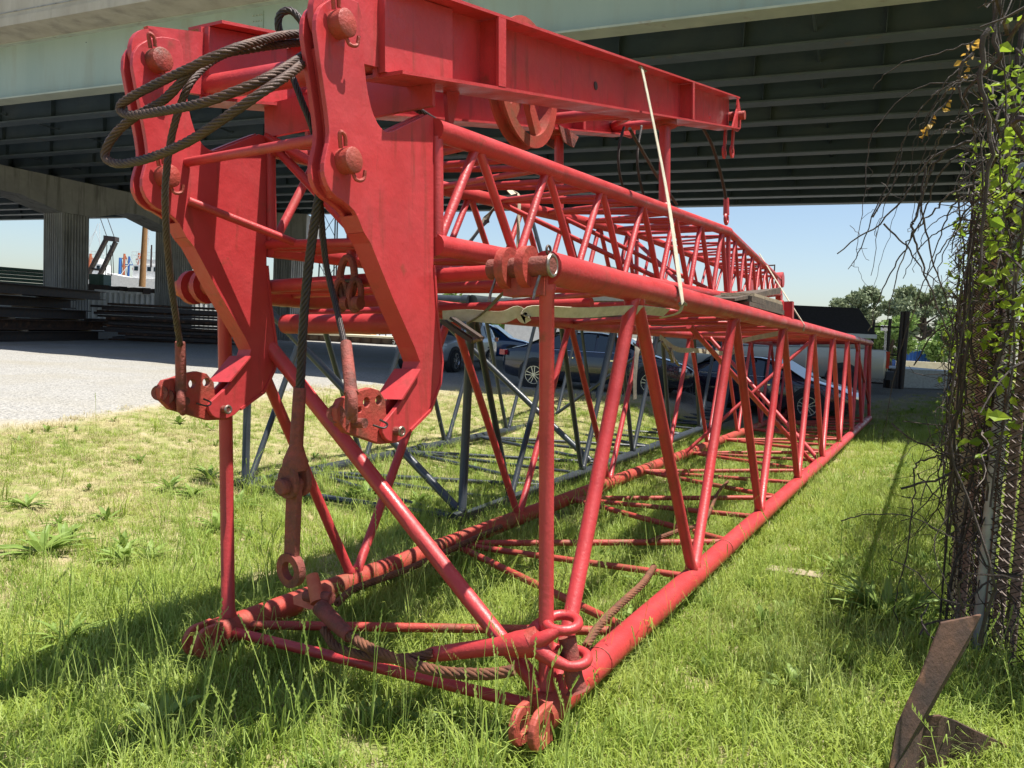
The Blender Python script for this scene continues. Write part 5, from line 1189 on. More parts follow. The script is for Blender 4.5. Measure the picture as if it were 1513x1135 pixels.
def text(s_, P, size, m, parent, rot, name='lettering', th=.01):
    cu_ = bpy.data.curves.new('t', 'FONT'); cu_.body = s_; cu_.size = size; cu_.extrude = th; cu_.align_x = 'CENTER'; cu_.align_y = 'CENTER'
    o = bpy.data.objects.new('t', cu_); COL.objects.link(o); dg = bpy.context.evaluated_depsgraph_get(); me = bpy.data.meshes.new_from_object(o.evaluated_get(dg)); bpy.data.objects.remove(o)
    me.name = name; me.transform(rot.to_4x4()); me.materials.clear(); me.materials.append(MAT[m]); o = bpy.data.objects.new(name, me); COL.objects.link(o); o.parent = parent; o.location = P-world_loc(parent); return o
tp = atY(587, 505, 53.7); text('970', Vector((tp.x, c.y-1.16, c.z-.34)), .62, 'white_paint', fcx, Matrix.Rotation(math.radians(90), 3, 'X'))
# white curved canopy top and thin far crane booms
cn = thing('boat_canopy', 'white rounded canopy top showing above the red chord', 'canopy', atY(893, 420, 45)); P = atY(893, 412, 45); mb = MB(); n = 12; A = []; Bq = []
for j in range(n+1):
    a = math.pi*j/n; A.append(P+Vector((-1.55*math.cos(a), 0, .95*math.sin(a)**.8-.2))); Bq.append(A[-1]+Vector((.3, 5, 0)))
mb.prism(A, Vector((.3, 5, 0))); mb.build('shell', 'white_roof', cn, smooth=True); MB().box(P+Vector((1.2, -.03, .2)), .5, .04, .5).build('window', 'strap', cn)
sp = P.copy(); MB().box(Vector((P.x, P.y+2.5, (P.z-.2)/2)), 2.9, 4.6, P.z-.2).build('body', 'white_paint', cn)
for lab, a, b2, D, r_ in (('thin grey blue crane boom leaning against the sky above the hinge', (818, 440), (787, 328), 110, .28), ('short dark grey pole behind the middle rope', (500, 470), (470, 330), 90, .25)):
    o = thing('distant_crane', lab, 'crane', atY(*a, D)); tube('boom', [atY(*a, D), atY(*b2, D)], r_, 'grey_paint', o, 8); tube('cable', [atY(a[0]-14, a[1], D), atY(b2[0], b2[1]+2, D)], .04, 'dark_steel', o, 4)
    q_ = atY(*a, D); MB().box(Vector((q_.x, q_.y, q_.z/2)), 3, 3, q_.z).build('crane_house', 'grey_paint', o)
# ------------------------------------------------------------------ trees
def leaf_cloud(centres, n, size, flat=1.0, seed=1):
    r = np.random.default_rng(seed); C = np.array([c[:3] for c in centres]); R = np.array([c[3] for c in centres])
    k = r.choice(len(C), n, p=(R**2)/(R**2).sum()); d = r.normal(size=(n, 3)); d /= np.linalg.norm(d, axis=1)[:, None]
    rr = R[k]*r.uniform(.45, 1.05, n); p = C[k]+d*rr[:, None]*np.array([1, 1, flat])
    a = r.normal(size=(n, 3)); a /= np.linalg.norm(a, axis=1)[:, None]; b = np.cross(a, r.normal(size=(n, 3))); b /= np.linalg.norm(b, axis=1)[:, None]
    s = size*r.uniform(.5, 1.4, n)[:, None]
    V = np.stack([p-a*s, p+b*s*.45, p+a*s, p-b*s*.45], 1).reshape(-1, 3); F = [(4*i, 4*i+1, 4*i+2, 4*i+3) for i in range(n)]
    return V.tolist(), F
def tree(name, lab, base, h, blobs, n, size, m, seed, tr=.18, group=None, cat='tree'):
    o = thing(name, lab, cat, base, group); base = Vector(base); mb = MB(); r = random.Random(seed)
    top = base+UP*h*.9; path = [base-UP*.3]+[base.lerp(top, f)+Vector((r.uniform(-.2, .2), r.uniform(-.2, .2), 0)) for f in (.25, .5, .75, 1)]
    mb.tube(path, [tr*1.3, tr, tr*.75, tr*.5, tr*.2], 8)
    for c in blobs:
        e = base+Vector(c[:3]); f = min(.9, max(.25, (c[2]-c[3]*.8)/h)); s = base.lerp(top, f); mb.tube([s, s.lerp(e, .5)+UP*.1*c[3], e], [tr*.45, tr*.3, tr*.1], 5)
    mb.build('trunk', 'bark', o, smooth=True)
    V, F = leaf_cloud([(base.x+c[0], base.y+c[1], base.z+c[2], c[3]) for c in blobs], n, size, .7, seed)
    mesh_obj('crown', V, F, m, o, smooth=False)
    return o
def blobs(seed, h, w, n, lo=.45, rmin=.5, rmax=1.2):
    r = random.Random(seed); return [(r.uniform(-w, w)*(1-.5*abs(i/n-.4)), r.uniform(-w, w)*.7, h*(lo+(1-lo)*i/n), r.uniform(rmin, rmax)) for i in range(n)]
def gp(px, D): P = atY(px, 520, D); P.z = 0; return P
tree('pine_tree', 'tall loose pine above the gate, largest of the far trees', gp(1362, 70), 7.2, blobs(1, 7.2, 3.4, 22, .45, .7, 1.2), 7000, .22, 'pine_leaf', 1, .25)
tree('pine_tree', 'round topped pine showing just above the shed roof', gp(1262, 74), 7.4, blobs(2, 7.2, 2.2, 14, .6, .7, 1.1), 4500, .22, 'pine_leaf', 2, .25)
tree('leafy_tree', 'bright green leafy tree behind the gate mesh', gp(1318, 55), 4.2, blobs(3, 3.9, 1.6, 12, .3, .6, .9), 4000, .18, 'tree_leaf', 3, .15)
tree('leafy_tree', 'dense green tree behind the pine, right of the gate', gp(1392, 62), 5.0, blobs(4, 4.6, 2.2, 14, .3, .7, 1.1), 4000, .2, 'tree_leaf', 4, .2)
for k, (px, D, h, lab) in enumerate(((683, 100, 5.6, 'green tree behind the low building, left of the end post'), (725, 104, 5.2, 'green tree above the blue car'), (450, 112, 6.5, 'dark green tree beside the warehouse'), (335, 125, 4.5, 'bushy green tree beyond the pale pier'), (765, 96, 5, 'green tree at the end of the plain pale building'))):
    tree('leafy_tree', lab, gp(px, D), h, blobs(20+k, h, 2.6, 12, .25, 1.0, 1.6), 2600, .3, 'tree_leaf', 30+k, .2)

# ------------------------------------------------------------------ fence on the right
fo = B(0, -1.58, 0); du = Vector((BU_.x, BU_.y, 0)).normalized(); dn = Vector((-du.y, du.x, 0))   # dn towards the boom
rv = random.Random(11)
def FP_(u, z, off=0):
    P = Vector((fo.x, fo.y, 0))+du*u+dn*off; P.z = H(P.x, P.y)+z; return P
def wander(P, d, n, step, wob, pull=None, lim=.30):
    out = [P.copy()]; d = d.normalized()
    for _ in range(n):
        d = (d+Vector((rv.gauss(0, wob), rv.gauss(0, wob), rv.gauss(0, wob)))+(pull or Vector((0, 0, 0)))).normalized(); P = P+d*step
        if len(out) > 2 and ((P-CAM).length < 2.75 or (P-FP_(0, 0)).dot(dn) > lim): break
        out.append(P.copy())
    return out
FPR, FPE, FH = 2.0, 15.5, 2.45
fence = thing('chain_link_fence', 'chain link fence with rusty slats and galvanised posts, overgrown by vines', 'fence', FP_(5, 0))
for u in (2.05, 3.9, 6.7, 9.6, 12.6, 15.4): tube('post', [FP_(u, -.2), FP_(u, FH+.1)], .038, 'galv', fence, 12); MB().tube([FP_(u, FH+.1), FP_(u, FH+.14)], [.045, .02], 10).build('post_cap', 'galv', fence, smooth=True)
tube('top_rail', [FP_(u, FH) for u in np.arange(FPR, FPE+.1, 1.0)], .022, 'galv', fence, 8)
tube('bottom_wire', [FP_(u, .06) for u in np.arange(FPR, FPE+.1, 1.0)], .004, 'dark_wire', fence, 5)
mb = MB(); ds = .055; n_ = int((FPE-FPR)/ds)
for i in range(n_):
    u0 = FPR+i*ds; big = u0 > 7; dz = .055; 
    if big and i % 2: continue
    st_ = 2 if big else 1; pts_ = []
    k = 0; z = .06
    while z < FH:
        pts_.append(FP_(u0+(ds*st_ if (k % 2) else 0), z, .042+(.005 if k % 2 else -.005))); z += dz*st_; k += 1
    mb.tube(pts_, .0023 if not big else .003, 3, cap=False)
mb.build('wire_mesh', 'dark_wire', fence)['kind'] = 'stuff'
# loose mesh panel that swings away from the corner post, facing the camera more squarely
pn = thing('loose_fence_section', 'loose rusty chain link panel turned towards the lawn at the right edge', 'fence panel', (2.5, 4.2, 0))
q0, q1 = Vector((2.50, 4.28, 0)), Vector((2.72, 3.10, 0)); qd = (q1-q0); qL = qd.length; qd.normalize(); qn = Vector((-qd.y, qd.x, 0))
mb = MB(); dd_ = .046; n_ = int(qL/dd_)
for i in range(n_):
    pts_ = []; k = 0; z = .02
    while z < 2.5:
        b_ = .05*math.sin(i*.35+z*1.3); sag = -.05*z*math.sin(z*.9)
        p = q0+qd*(i*dd_+(dd_ if k % 2 else 0)*1.0-.015*z+.008*math.sin(z*5+i*.4))+qn*(b_+(.005 if k % 2 else -.005)); p.z = H(p.x, p.y)+z; pts_.append(p); k += 1; z += .028
    mb.tube(pts_, .0055, 5, cap=False)
mb.build('wire_mesh', 'old_wire', pn, smooth=True)['kind'] = 'stuff'
for i in range(int(qL/.085)):
    if i in (5, 9): continue
    a0 = q0+qd*(i*.085+.01)+qn*(.085+.02*math.sin(i*2.2)); a1 = a0+qd*.066; z0_ = H(a0.x, a0.y)+.04; hh_ = 2.2-.25*abs(math.sin(i*1.7))
    MB().box8([a0+UP*z0_, a1+UP*z0_, a1+qn*.008+UP*z0_, a0+qn*.008+UP*z0_, a0+UP*hh_, a1+UP*hh_, a1+qn*.008+UP*hh_, a0+qn*.008+UP*hh_]).build('slat', 'faded_slat', pn)
e_ = [q0+qd*(-.015*z)+UP*(z+H(q0.x, q0.y)) for z in (0, .6, 1.2, 1.8, 2.5)]; 
dt = MB()
for i in range(60):
    a_ = rv.uniform(.0, 1)*qL; z = rv.uniform(.05, 2.3); P = q0+qd*(a_-.06*z)+qn*rv.uniform(-.16, .10); P.z = H(P.x, P.y)+z; dt.tube(wander(P, qd*rv.gauss(0, .5)+UP*rv.gauss(0, 1)+qn*rv.gauss(0, .2), rv.randint(6, 14), .06, .3, None, 9), rv.choice((.003, .004, .006)), 4, cap=False)
dt.build('dead_stems', 'vine_bark', pn, smooth=True)['kind'] = 'stuff'
tube('edge_bar', e_, .006, 'dark_wire', pn, 6)
ns = 0
for i in range(150):
    u0 = FPR+i*.11
    if u0 > 6 or (2.1 < u0 < 2.7) or rs.random() < .25: continue
    h_ = FH-.05-rs.random()*.15; P, Q = FP_(u0, .05, -.01), FP_(u0+.045, .05, -.01)
    MB().box8([P-dn*.004, Q-dn*.004, Q+dn*.004, P+dn*.004, P-dn*.004+UP*h_, Q-dn*.004+UP*h_, Q+dn*.004+UP*h_, P+dn*.004+UP*h_]).build('slat', 'rust_slat', fence)
# upright timber post bits seen among the vines
for u, lab in ((2.6, 'weathered grey upright board behind the vines, nearer one'), (5.2, 'weathered grey upright board behind the vines, farther one')):
    o = MB().box(FP_(u, 1.3, .12), .16, .04, 2.6, du, dn, UP).build('upright_board', 'board_grey', None, origin=FP_(u, 0, .12)); tag(o, lab, 'board')

# vines: stems wander over the fence, loose ones hang out over the grass
vine = thing('climbing_vine', 'tangled bare and leafy vines climbing over the chain link fence', 'vine', FP_(2, 0, .1))
vm = MB(); twigs = MB()
leafpts = []
for i in range(38):           # climbing stems in the plane of the fence
    u = rv.uniform(2.0, 7.5) if i > 12 else rv.uniform(.9, 3.0); off = rv.uniform(.02, .16); r_ = rv.choice((.004, .006, .008, .011))
    P = FP_(u, rv.uniform(0, .4) if rv.random() < .6 else rv.uniform(.8, 1.6), off); d = UP+du*rv.uniform(-.35, .35)
    path = []; z = P.z; n = rv.randint(14, 26); dd = d.normalized()
    for k in range(n):
        path.append(P.copy()); dd = (dd+Vector((rv.gauss(0, .16), rv.gauss(0, .13), rv.gauss(0, .1)))+UP*.10).normalized(); P = P+dd*.14
        o_ = (P-FP_(0, 0)).dot(dn)
        if o_ < .0: P += dn*.03
        if o_ > .22: P -= dn*.05
    vm.tube(path, [r_*(1-.7*k/n) for k in range(n)], 5, cap=False)
    for q_ in path[5:]:
        if rv.random() < .45: tw = wander(q_, dn*rv.uniform(-.2, 1)+du*rv.uniform(-1, 1)+UP*rv.uniform(-.6, .6), rv.randint(4, 9), .06, .25); twigs.tube(tw, [.004*(1-.7*k/len(tw)) for k in range(len(tw))], 4, cap=False); leafpts.append((tw[-1], q_.z))
        if q_.z > .9 or rv.random() < .15: leafpts.append((q_+Vector((rv.gauss(0, .06), rv.gauss(0, .06), rv.gauss(0, .06))), q_.z))
for i in range(90):            # tangled mass along the top, arching out
    u = rv.uniform(.9, 5.5); P = FP_(u, rv.uniform(2.0, 3.1), rv.uniform(0, .15)); d = dn*rv.uniform(-.4, .35)+du*rv.uniform(-1, 1)+UP*rv.uniform(-.3, .7)
    tw = wander(P, d, rv.randint(9, 20), .09, .24, UP*-.035); r_ = rv.choice((.005, .007, .009, .013)); vm.tube(tw, [r_*(1-.75*k/len(tw)) for k in range(len(tw))], 5, cap=False)
    leafpts += [(q_, q_.z) for q_ in tw[3:] if rv.random() < .5]
for i in range(44):            # dead tangle low on the fence
    u = rv.uniform(1.0, 4.0); P = FP_(u, rv.uniform(.1, 1.4), rv.uniform(.03, .15)); tw = wander(P, du*rv.uniform(-1, 1)+UP*rv.uniform(-.9, .9)+dn*rv.uniform(-.2, .8), rv.randint(8, 16), .07, .3, UP*-.02, .5); r_ = rv.choice((.003, .004, .006)); twigs.tube(tw, [r_*(1-.6*k/len(tw)) for k in range(len(tw))], 4, cap=False)
vm.build('stems', 'vine_bark', vine, smooth=True)['kind'] = 'stuff'; twigs.build('twigs', 'vine_bark', vine, smooth=True)['kind'] = 'stuff'
# individual hanging branches traced against the sky, each on its own plane in front of the fence
BR_ = [([(1440, 60, 0), (1400, 75, .1), (1330, 95, .4), (1290, 130, .6)], .007), ([(1445, 120, 0), (1400, 122, .1), (1352, 132, .3), (1300, 180, .5), (1283, 220, .55), (1279, 270, .55), (1270, 340, .5), (1262, 395, .5)], .006),
       ([(1440, 205, 0), (1400, 222, .1), (1370, 240, .2), (1340, 285, .3), (1300, 330, .4), (1237, 373, .5)], .011), ([(1330, 228, .3), (1300, 292, .4), (1268, 375, .5), (1252, 400, .5)], .007), ([(1305, 332, .4), (1340, 365, .3), (1365, 400, .2), (1390, 420, .1)], .008),
       ([(1395, 225, .1), (1375, 255, .2), (1352, 320, .25), (1348, 340, .25), (1362, 390, .2), (1380, 440, .15), (1405, 500, .1)], .012), ([(1368, 240, .2), (1362, 300, .2), (1376, 380, .15), (1400, 450, .1), (1418, 530, .05)], .010),
       ([(1513, 476, .0), (1440, 478, .1), (1400, 484, .3), (1355, 505, .5)], .008), ([(1500, 690, 0), (1440, 678, .1), (1400, 672, .3), (1362, 680, .5), (1353, 690, .5), (1350, 740, .5), (1343, 800, .55), (1330, 860, .6), (1322, 905, .6), (1345, 960, .65), (1360, 1000, .7)], .009),
       ([(1355, 700, .5), (1385, 735, .3), (1420, 790, .2), (1470, 850, 0)], .008), ([(1240, 770, .9), (1290, 760, .7), (1350, 766, .45), (1410, 795, .2), (1450, 820, .05)], .006), ([(1330, 735, .6), (1370, 737, .4), (1400, 745, .2)], .004),
       ([(1476, 0, 0), (1470, 60, .02), (1490, 130, 0), (1510, 200, 0)], .02), ([(1460, 40, 0), (1448, 120, .03), (1465, 210, 0), (1452, 330, .02), (1448, 400, 0)], .018), ([(1513, 20, 0), (1500, 120, .03), (1488, 250, .03), (1480, 360, 0), (1500, 480, 0)], .022), ([(1437, 80, 0), (1420, 100, .05), (1418, 130, .05), (1430, 170, .02)], .014), ([(1290, 320, .4), (1340, 240, .3)], .006)]
for _ in range(20):         # more bare stems hanging out to the left
    x, y = rv.uniform(1425, 1470), rv.uniform(90, 430); L_ = [(x, y, .05)]; dx = rv.uniform(-38, -14); dy = rv.uniform(-12, 30)
    for j in range(rv.randint(3, 6)):
        x += dx*rv.uniform(.6, 1.2); y += dy; dy += rv.uniform(4, 18); dx *= .88; L_.append((x, y, .05+.1*j))
    BR_.append((L_, rv.choice((.004, .006, .008))))
for k, (L_, r_) in enumerate(BR_):
    yd = 3.6+.45*math.sin(k*2.3)+(.3 if k < 12 else 0); P = [atY(x, y, yd+o_*.5) for x, y, o_ in L_]; P = spline(P, 6); P = [p+Vector((rv.gauss(0, .004), rv.gauss(0, .004), rv.gauss(0, .004))) for p in P]
    mb = MB().tube(P, [r_*.62*(1-.6*j/len(P)) for j in range(len(P))], 6)
    for q_ in P[3::4]:
        if rv.random() < .5 and k < 12: tw = wander(q_, Vector((rv.gauss(0, 1), rv.gauss(0, .4), rv.gauss(0, 1))), rv.randint(3, 8), .025, .5, None, 9); mb.tube(tw, .0015, 3, cap=False)
    mb.build('branch', 'vine_bark', vine, smooth=True)
# leaves
def leaves(points, size, seed):
    r = np.random.default_rng(seed); V = []; F = []
    for P in points:
        s = size*r.uniform(.5, 1.3); a = r.normal(size=3); a[2] = -abs(a[2])*.8; a /= np.linalg.norm(a); n = np.cross(a, r.normal(size=3)); n /= np.linalg.norm(n); P = np.array(P); nn_ = np.cross(a, n)
        k = len(V); fold = nn_*s*.18
        V += [P, P+a*s*.35+n*s*.38+fold, P+a*s*.75+n*s*.22+fold, P+a*s*1.1, P+a*s*.75-n*s*.22+fold, P+a*s*.35-n*s*.38+fold, P+a*s*.5]
        F += [(k, k+1, k+6), (k+1, k+2, k+6), (k+2, k+3, k+6), (k+3, k+4, k+6), (k+4, k+5, k+6), (k+5, k, k+6)]
    return [tuple(v) for v in V], F
lp_ = []
for P, z in leafpts:
    if z < .7: continue
    wgt = 1.0 if z > 1.2 else .35
    for _ in range(rv.choice((1, 2))):
        if rv.random() < wgt*.42: lp_.append(P+Vector((rv.gauss(0, .07), rv.gauss(0, .07), rv.gauss(0, .09))))
for _ in range(3400):      # leafy curtain between 1 and 3 m up
    u = abs(rv.gauss(0, 3.4))+1.2; z = rv.uniform(.9, 3.0); 
    if math.sin(u*2.1+z*1.7)+rv.uniform(-.5, .9) < 0: continue
    lp_.append(FP_(u, z, rv.uniform(-.12, .14)))
lp_ = [p for p in lp_ if (p-CAM).length > 2.9 and (p-FP_(0, 0)).dot(dn) < .3]
V, F = leaves(lp_, .050, 5); mesh_obj('leaves', V, F, 'vine_leaf', vine)['kind'] = 'stuff'
ol = [atY(x+rv.uniform(-4, 4), y+rv.uniform(-4, 4), 3.7) for x, y in ((1433, 68), (1428, 82), (1424, 90), (1430, 100), (1424, 112), (1400, 152), (1392, 160), (1378, 170), (1371, 186), (1365, 195), (1360, 205), (1375, 182), (1450, 60), (1455, 66), (1408, 128), (1398, 150), (1366, 200)) for _ in range(2)]
V, F = leaves(ol, .030, 9); mesh_obj('young_leaves', V, F, 'orange_leaf', vine)['kind'] = 'stuff'
tube('branch', spline([atY(x, y, 3.7) for x, y in ((1440, 60), (1426, 85), (1418, 115), (1400, 150), (1378, 172), (1362, 210))], 5), .004, 'vine_bark', vine, 5)

# leafy scrub on the far side of the fence
def gq(u, off): P = Vector((fo.x, fo.y, 0))+du*u+dn*off; P.z = H(P.x, P.y); return P
for k, (u, off, h, lab) in enumerate(((3.2, -1.3, 3.4, 'bright green leafy scrub behind the fence at the right edge'), (6.5, -1.5, 2.9, 'leafy scrub behind the fence, second clump along'), (10.5, -1.6, 2.6, 'leafy scrub behind the far part of the fence'))):
    rr_ = random.Random(60+k); tree('leafy_bush', lab, gq(u, off), h, [(rr_.uniform(-.8, .8), rr_.uniform(-.8, .8), h*(.25+.75*i/12), rr_.uniform(.3, .5)) for i in range(12)], 4500, .055, 'vine_leaf', 60+k, .04, None, 'bush')

# ------------------------------------------------------------------ rusty angle iron and plank
ang = thing('steel_offcut', 'rusty bent steel plate standing up in the grass by the fence foot', 'scrap steel', G(1345, 1130))
D = 2.55
def AY(x, y, d=D): return atY(x, y, d)
P = [AY(1312, 1150, 2.45), AY(1325, 1075, 2.5), AY(1360, 1000, 2.6), AY(1391, 921, 2.7), AY(1450, 909, 2.8), AY(1432, 950, 2.78), AY(1395, 1015, 2.7), AY(1366, 1068, 2.65), AY(1350, 1150, 2.55)]
MB().prism(P, Vector((.004, .014, .0))).build('upright_plate', 'rust', ang)
rid = MB(); top_l = [(1346, 1072), (1366, 1060), (1388, 1058), (1412, 1066), (1440, 1080), (1475, 1096), (1530, 1122)]
T_ = [AY(x, y, 2.62+.05*k+(.035 if k % 2 else 0)) for k, (x, y) in enumerate(top_l)]
for p, q_ in zip(T_, T_[1:]):
    rid.box8([p-UP*.45, q_-UP*.45, q_-UP*.45+Vector((.004, .012, 0)), p-UP*.45+Vector((.004, .012, 0)), p, q_, q_+Vector((.004, .012, 0)), p+Vector((.004, .012, 0))])
rid.build('folded_plate', 'rust', ang)
a, b2 = G(1130, 856), G(1212, 866); pl = thing('wood_plank', 'short grey plank lying in the grass right of the boom', 'plank', (a+b2)/2)
d = (b2-a).normalized(); e = UP.cross(d); MB().box8([a, b2, b2+e*.14, a+e*.14, a+UP*.07, b2+UP*.06, b2+e*.14+UP*.06, a+e*.14+UP*.07]).build('plank', 'board_grey', pl)

# ------------------------------------------------------------------ grass
def tuft(name, nbl, rad, hmin, hmax, wid, m, seed, lean=.5, seed_heads=0):
    r = np.random.default_rng(seed); V = []; F = []
    for i in range(nbl):
        a = r.uniform(0, 2*math.pi); q = rad*math.sqrt(r.random()); b = np.array([q*math.cos(a), q*math.sin(a), -.01]); h = r.uniform(hmin, hmax); th = r.uniform(0, 2*math.pi); ln = lean*h*r.uniform(.1, 1)
        L = np.array([math.cos(th), math.sin(th), 0]); w = np.array([-math.sin(th), math.cos(th), 0])*wid*r.uniform(.6, 1.3); k = len(V)
        p1 = b+np.array([0, 0, h*.5])+L*ln*.25; p2 = b+np.array([0, 0, h*.85])+L*ln*.7; p3 = b+np.array([0, 0, h*(1-.25*lean)])+L*ln*1.25
        V += [b-w, b+w, p1-w*.8, p1+w*.8, p2-w*.5, p2+w*.5, p3]; F += [(k, k+1, k+3, k+2), (k+2, k+3, k+5, k+4), (k+4, k+5, k+6)]
    for i in range(seed_heads):
        a = r.uniform(0, 2*math.pi); b = np.array([r.uniform(-rad, rad), r.uniform(-rad, rad), 0]); h = hmax*r.uniform(1.2, 2.0); L = np.array([math.cos(a), math.sin(a), 0])*h*r.uniform(.1, .35); w = np.array([-math.sin(a), math.cos(a), 0])*.0016; k = len(V)
        P = [b, b+L*.25+[0, 0, h*.5], b+L*.6+[0, 0, h*.85], b+L+[0, 0, h]]
        for j, p in enumerate(P): V += [p-w, p+w]
        F += [(k+2*j, k+2*j+1, k+2*j+3, k+2*j+2) for j in range(3)]
        for j in range(7):
            p = P[2]+(P[3]-P[2])*j/6; k = len(V); s = (-1)**j*.006; e = np.array([-math.sin(a), math.cos(a), 0])*s; V += [p, p+e+[0, 0, .008], p+[0, 0, .018], p-e*.3+[0, 0, .008]]; F.append((k, k+1, k+2, k+3))
    me = bpy.data.meshes.new(name); me.from_pydata([tuple(v) for v in V], [], F); me.materials.append(MAT[m]); me.update()
    return bpy.data.objects.new(name, me)
def scatter(name, lab, pts, rots, scl, tufts):
    """one ground cover object: points that carry instanced tufts"""
    me = bpy.data.meshes.new(name); me.from_pydata(pts, [], []); o = bpy.data.objects.new(name, me); COL.objects.link(o); o['kind'] = 'stuff'; o['label'] = lab; o['category'] = 'grass'
    a = me.attributes.new('rz', 'FLOAT_VECTOR', 'POINT'); a.data.foreach_set('vector', np.array(rots, dtype='f').ravel())
    a = me.attributes.new('sc', 'FLOAT', 'POINT'); a.data.foreach_set('value', np.array(scl, dtype='f'))
    ng = bpy.data.node_groups.new(name, 'GeometryNodeTree'); ng.interface.new_socket('Geometry', in_out='INPUT', socket_type='NodeSocketGeometry'); ng.interface.new_socket('Geometry', in_out='OUTPUT', socket_type='NodeSocketGeometry')
    gi = ng.nodes.new('NodeGroupInput'); go = ng.nodes.new('NodeGroupOutput'); m2p = ng.nodes.new('GeometryNodeMeshToPoints'); iop = ng.nodes.new('GeometryNodeInstanceOnPoints'); g2i = ng.nodes.new('GeometryNodeGeometryToInstance')
    for t_ in reversed(tufts):
        oi = ng.nodes.new('GeometryNodeObjectInfo'); oi.inputs['Object'].default_value = t_; oi.inputs['As Instance'].default_value = True; ng.links.new(oi.outputs['Geometry'], g2i.inputs[0])
    iop.inputs['Pick Instance'].default_value = True
    r_ = ng.nodes.new('GeometryNodeInputNamedAttribute'); r_.data_type = 'FLOAT_VECTOR'; r_.inputs[0].default_value = 'rz'; s_ = ng.nodes.new('GeometryNodeInputNamedAttribute'); s_.data_type = 'FLOAT'; s_.inputs[0].default_value = 'sc'
    e2r = ng.nodes.new('FunctionNodeEulerToRotation'); ng.links.new(r_.outputs[0], e2r.inputs[0])
    ng.links.new(gi.outputs[0], m2p.inputs[0]); ng.links.new(m2p.outputs[0], iop.inputs['Points']); ng.links.new(g2i.outputs[0], iop.inputs['Instance']); ng.links.new(e2r.outputs[0], iop.inputs['Rotation']); ng.links.new(s_.outputs[0], iop.inputs['Scale']); ng.links.new(iop.outputs[0], go.inputs[0])
    md = o.modifiers.new('scatter', 'NODES'); md.node_group = ng; return o
def vnoise(x, y, s, seed):
    def hsh(i, j): return (math.sin(i*127.1+j*311.7+seed*17.3)*43758.5453) % 1
    x *= s; y *= s; i, j = math.floor(x), math.floor(y); fx, fy = x-i, y-j; fx = fx*fx*(3-2*fx); fy = fy*fy*(3-2*fy)
    return (hsh(i, j)*(1-fx)+hsh(i+1, j)*fx)*(1-fy)+(hsh(i, j+1)*(1-fx)+hsh(i+1, j+1)*fx)*fy
rg = random.Random(5)
def frustum_pts(dens, keep, y0=1.2, y1=34):
    out = []; y = y0
    while y < y1:
        dy = .25; w = .74*y+1.2; n = dens(y)*dy*2*w; n = int(n)+(rg.random() < n % 1)
        for _ in range(n):
            yy = y+rg.random()*dy; xx = rg.uniform(-w, w); s_ = keep(xx, yy)
            if s_: out.append((xx, yy, s_))
        y += dy
    return out
def lush(x, y):     # 0 dry, 1 lush
    a, b2 = x-.2, y-2.98; v = -.877*a+.48*b2; u = .4803*a+.8771*b2
    near = 1-min(1, max(0, (v-1.9)/3.2))*.9
    return max(0, min(1, near*(.55+.8*vnoise(x, y, .9, 1))))
def kshort(x, y):
    d = y-yb(x)+1.1*(vnoise(x, y, .8, 3)-.5)*2
    if d > .3: return 0
    if vnoise(x, y, 1.7, 8) < .16: return 0
    fade = 1 if d < -1.6 else .6
    if rg.random() > (1 if d < -.8 else .45): return 0
    return (.5+.55*lush(x, y))*fade*rg.uniform(.75, 1.25)
def emit(name, lab, P, tufts, tilt=.12):
    scatter(name, lab, [(x, y, H(x, y)-.004) for x, y, s_ in P], [(rg.gauss(0, tilt), rg.gauss(0, tilt), rg.uniform(0, 6.283)) for _ in P], [s_ for *_, s_ in P], tufts)
T1 = [tuft('short_tuft', 26, .10, .05, .12, .0032, 'grass_green', 40+k, 1.1) for k in range(4)]
T2 = [tuft('tall_tuft', 16, .09, .12, .27, .0026, 'grass_tall', 50+k, .85, 0 if k % 2 else 1) for k in range(4)]+[tuft('tall_tuft', 14, .08, .18, .30, .0045, 'grass_green', 60, .9)]
T3 = [tuft('dry_tuft', 20, .11, .04, .10, .0026, 'grass_dry', 70+k, 1.5) for k in range(3)]
P1 = frustum_pts(lambda y: 230 if y < 5 else 130 if y < 9 else 60 if y < 16 else 30, kshort)
emit('short_grass', 'short green grass covering the ground round the booms', P1, T1)
def ktall(x, y):
    d = y-yb(x)
    if d > -2.0: return 0
    L = lush(x, y)*(.15+vnoise(x, y, 1.3, 6)*1.35)
    a, b2 = x-.2, y-2.98; v = -.877*a+.48*b2; u = .48*a+.877*b2
    if 0 < v < 2.0 and u > 0: L += .25
    if -.35 < v < .3 and u > -.3: L = max(L, .3)-.1
    if 2.0 < v < 5.2 and 2 < u < 14: L = max(L, .8)
    if v < -.4 and u > 1: L = max(L, .5)
    return rg.uniform(.55, 1.1)*(.7 if u > 8 else 1) if rg.random() < L*.95 else 0
P2 = frustum_pts(lambda y: 78 if y < 5 else 60 if y < 9 else 34 if y < 18 else 8, ktall, 1.2, 24)
emit('tall_grass', 'taller seeding grass growing through and around the red boom', P2, T2)
def kdry(x, y):
    d = y-yb(x)+1.2*(vnoise(x, y, .8, 3)-.5)*2
    if d > .8: return 0
    return rg.uniform(.7, 1.3)*.8 if rg.random() < .16+.7*(1-lush(x, y)) else 0
emit('dry_grass', 'short straw coloured dead grass between the green', frustum_pts(lambda y: 110 if y < 5 else 90 if y < 10 else 45, kdry, 1.2, 26), T3)

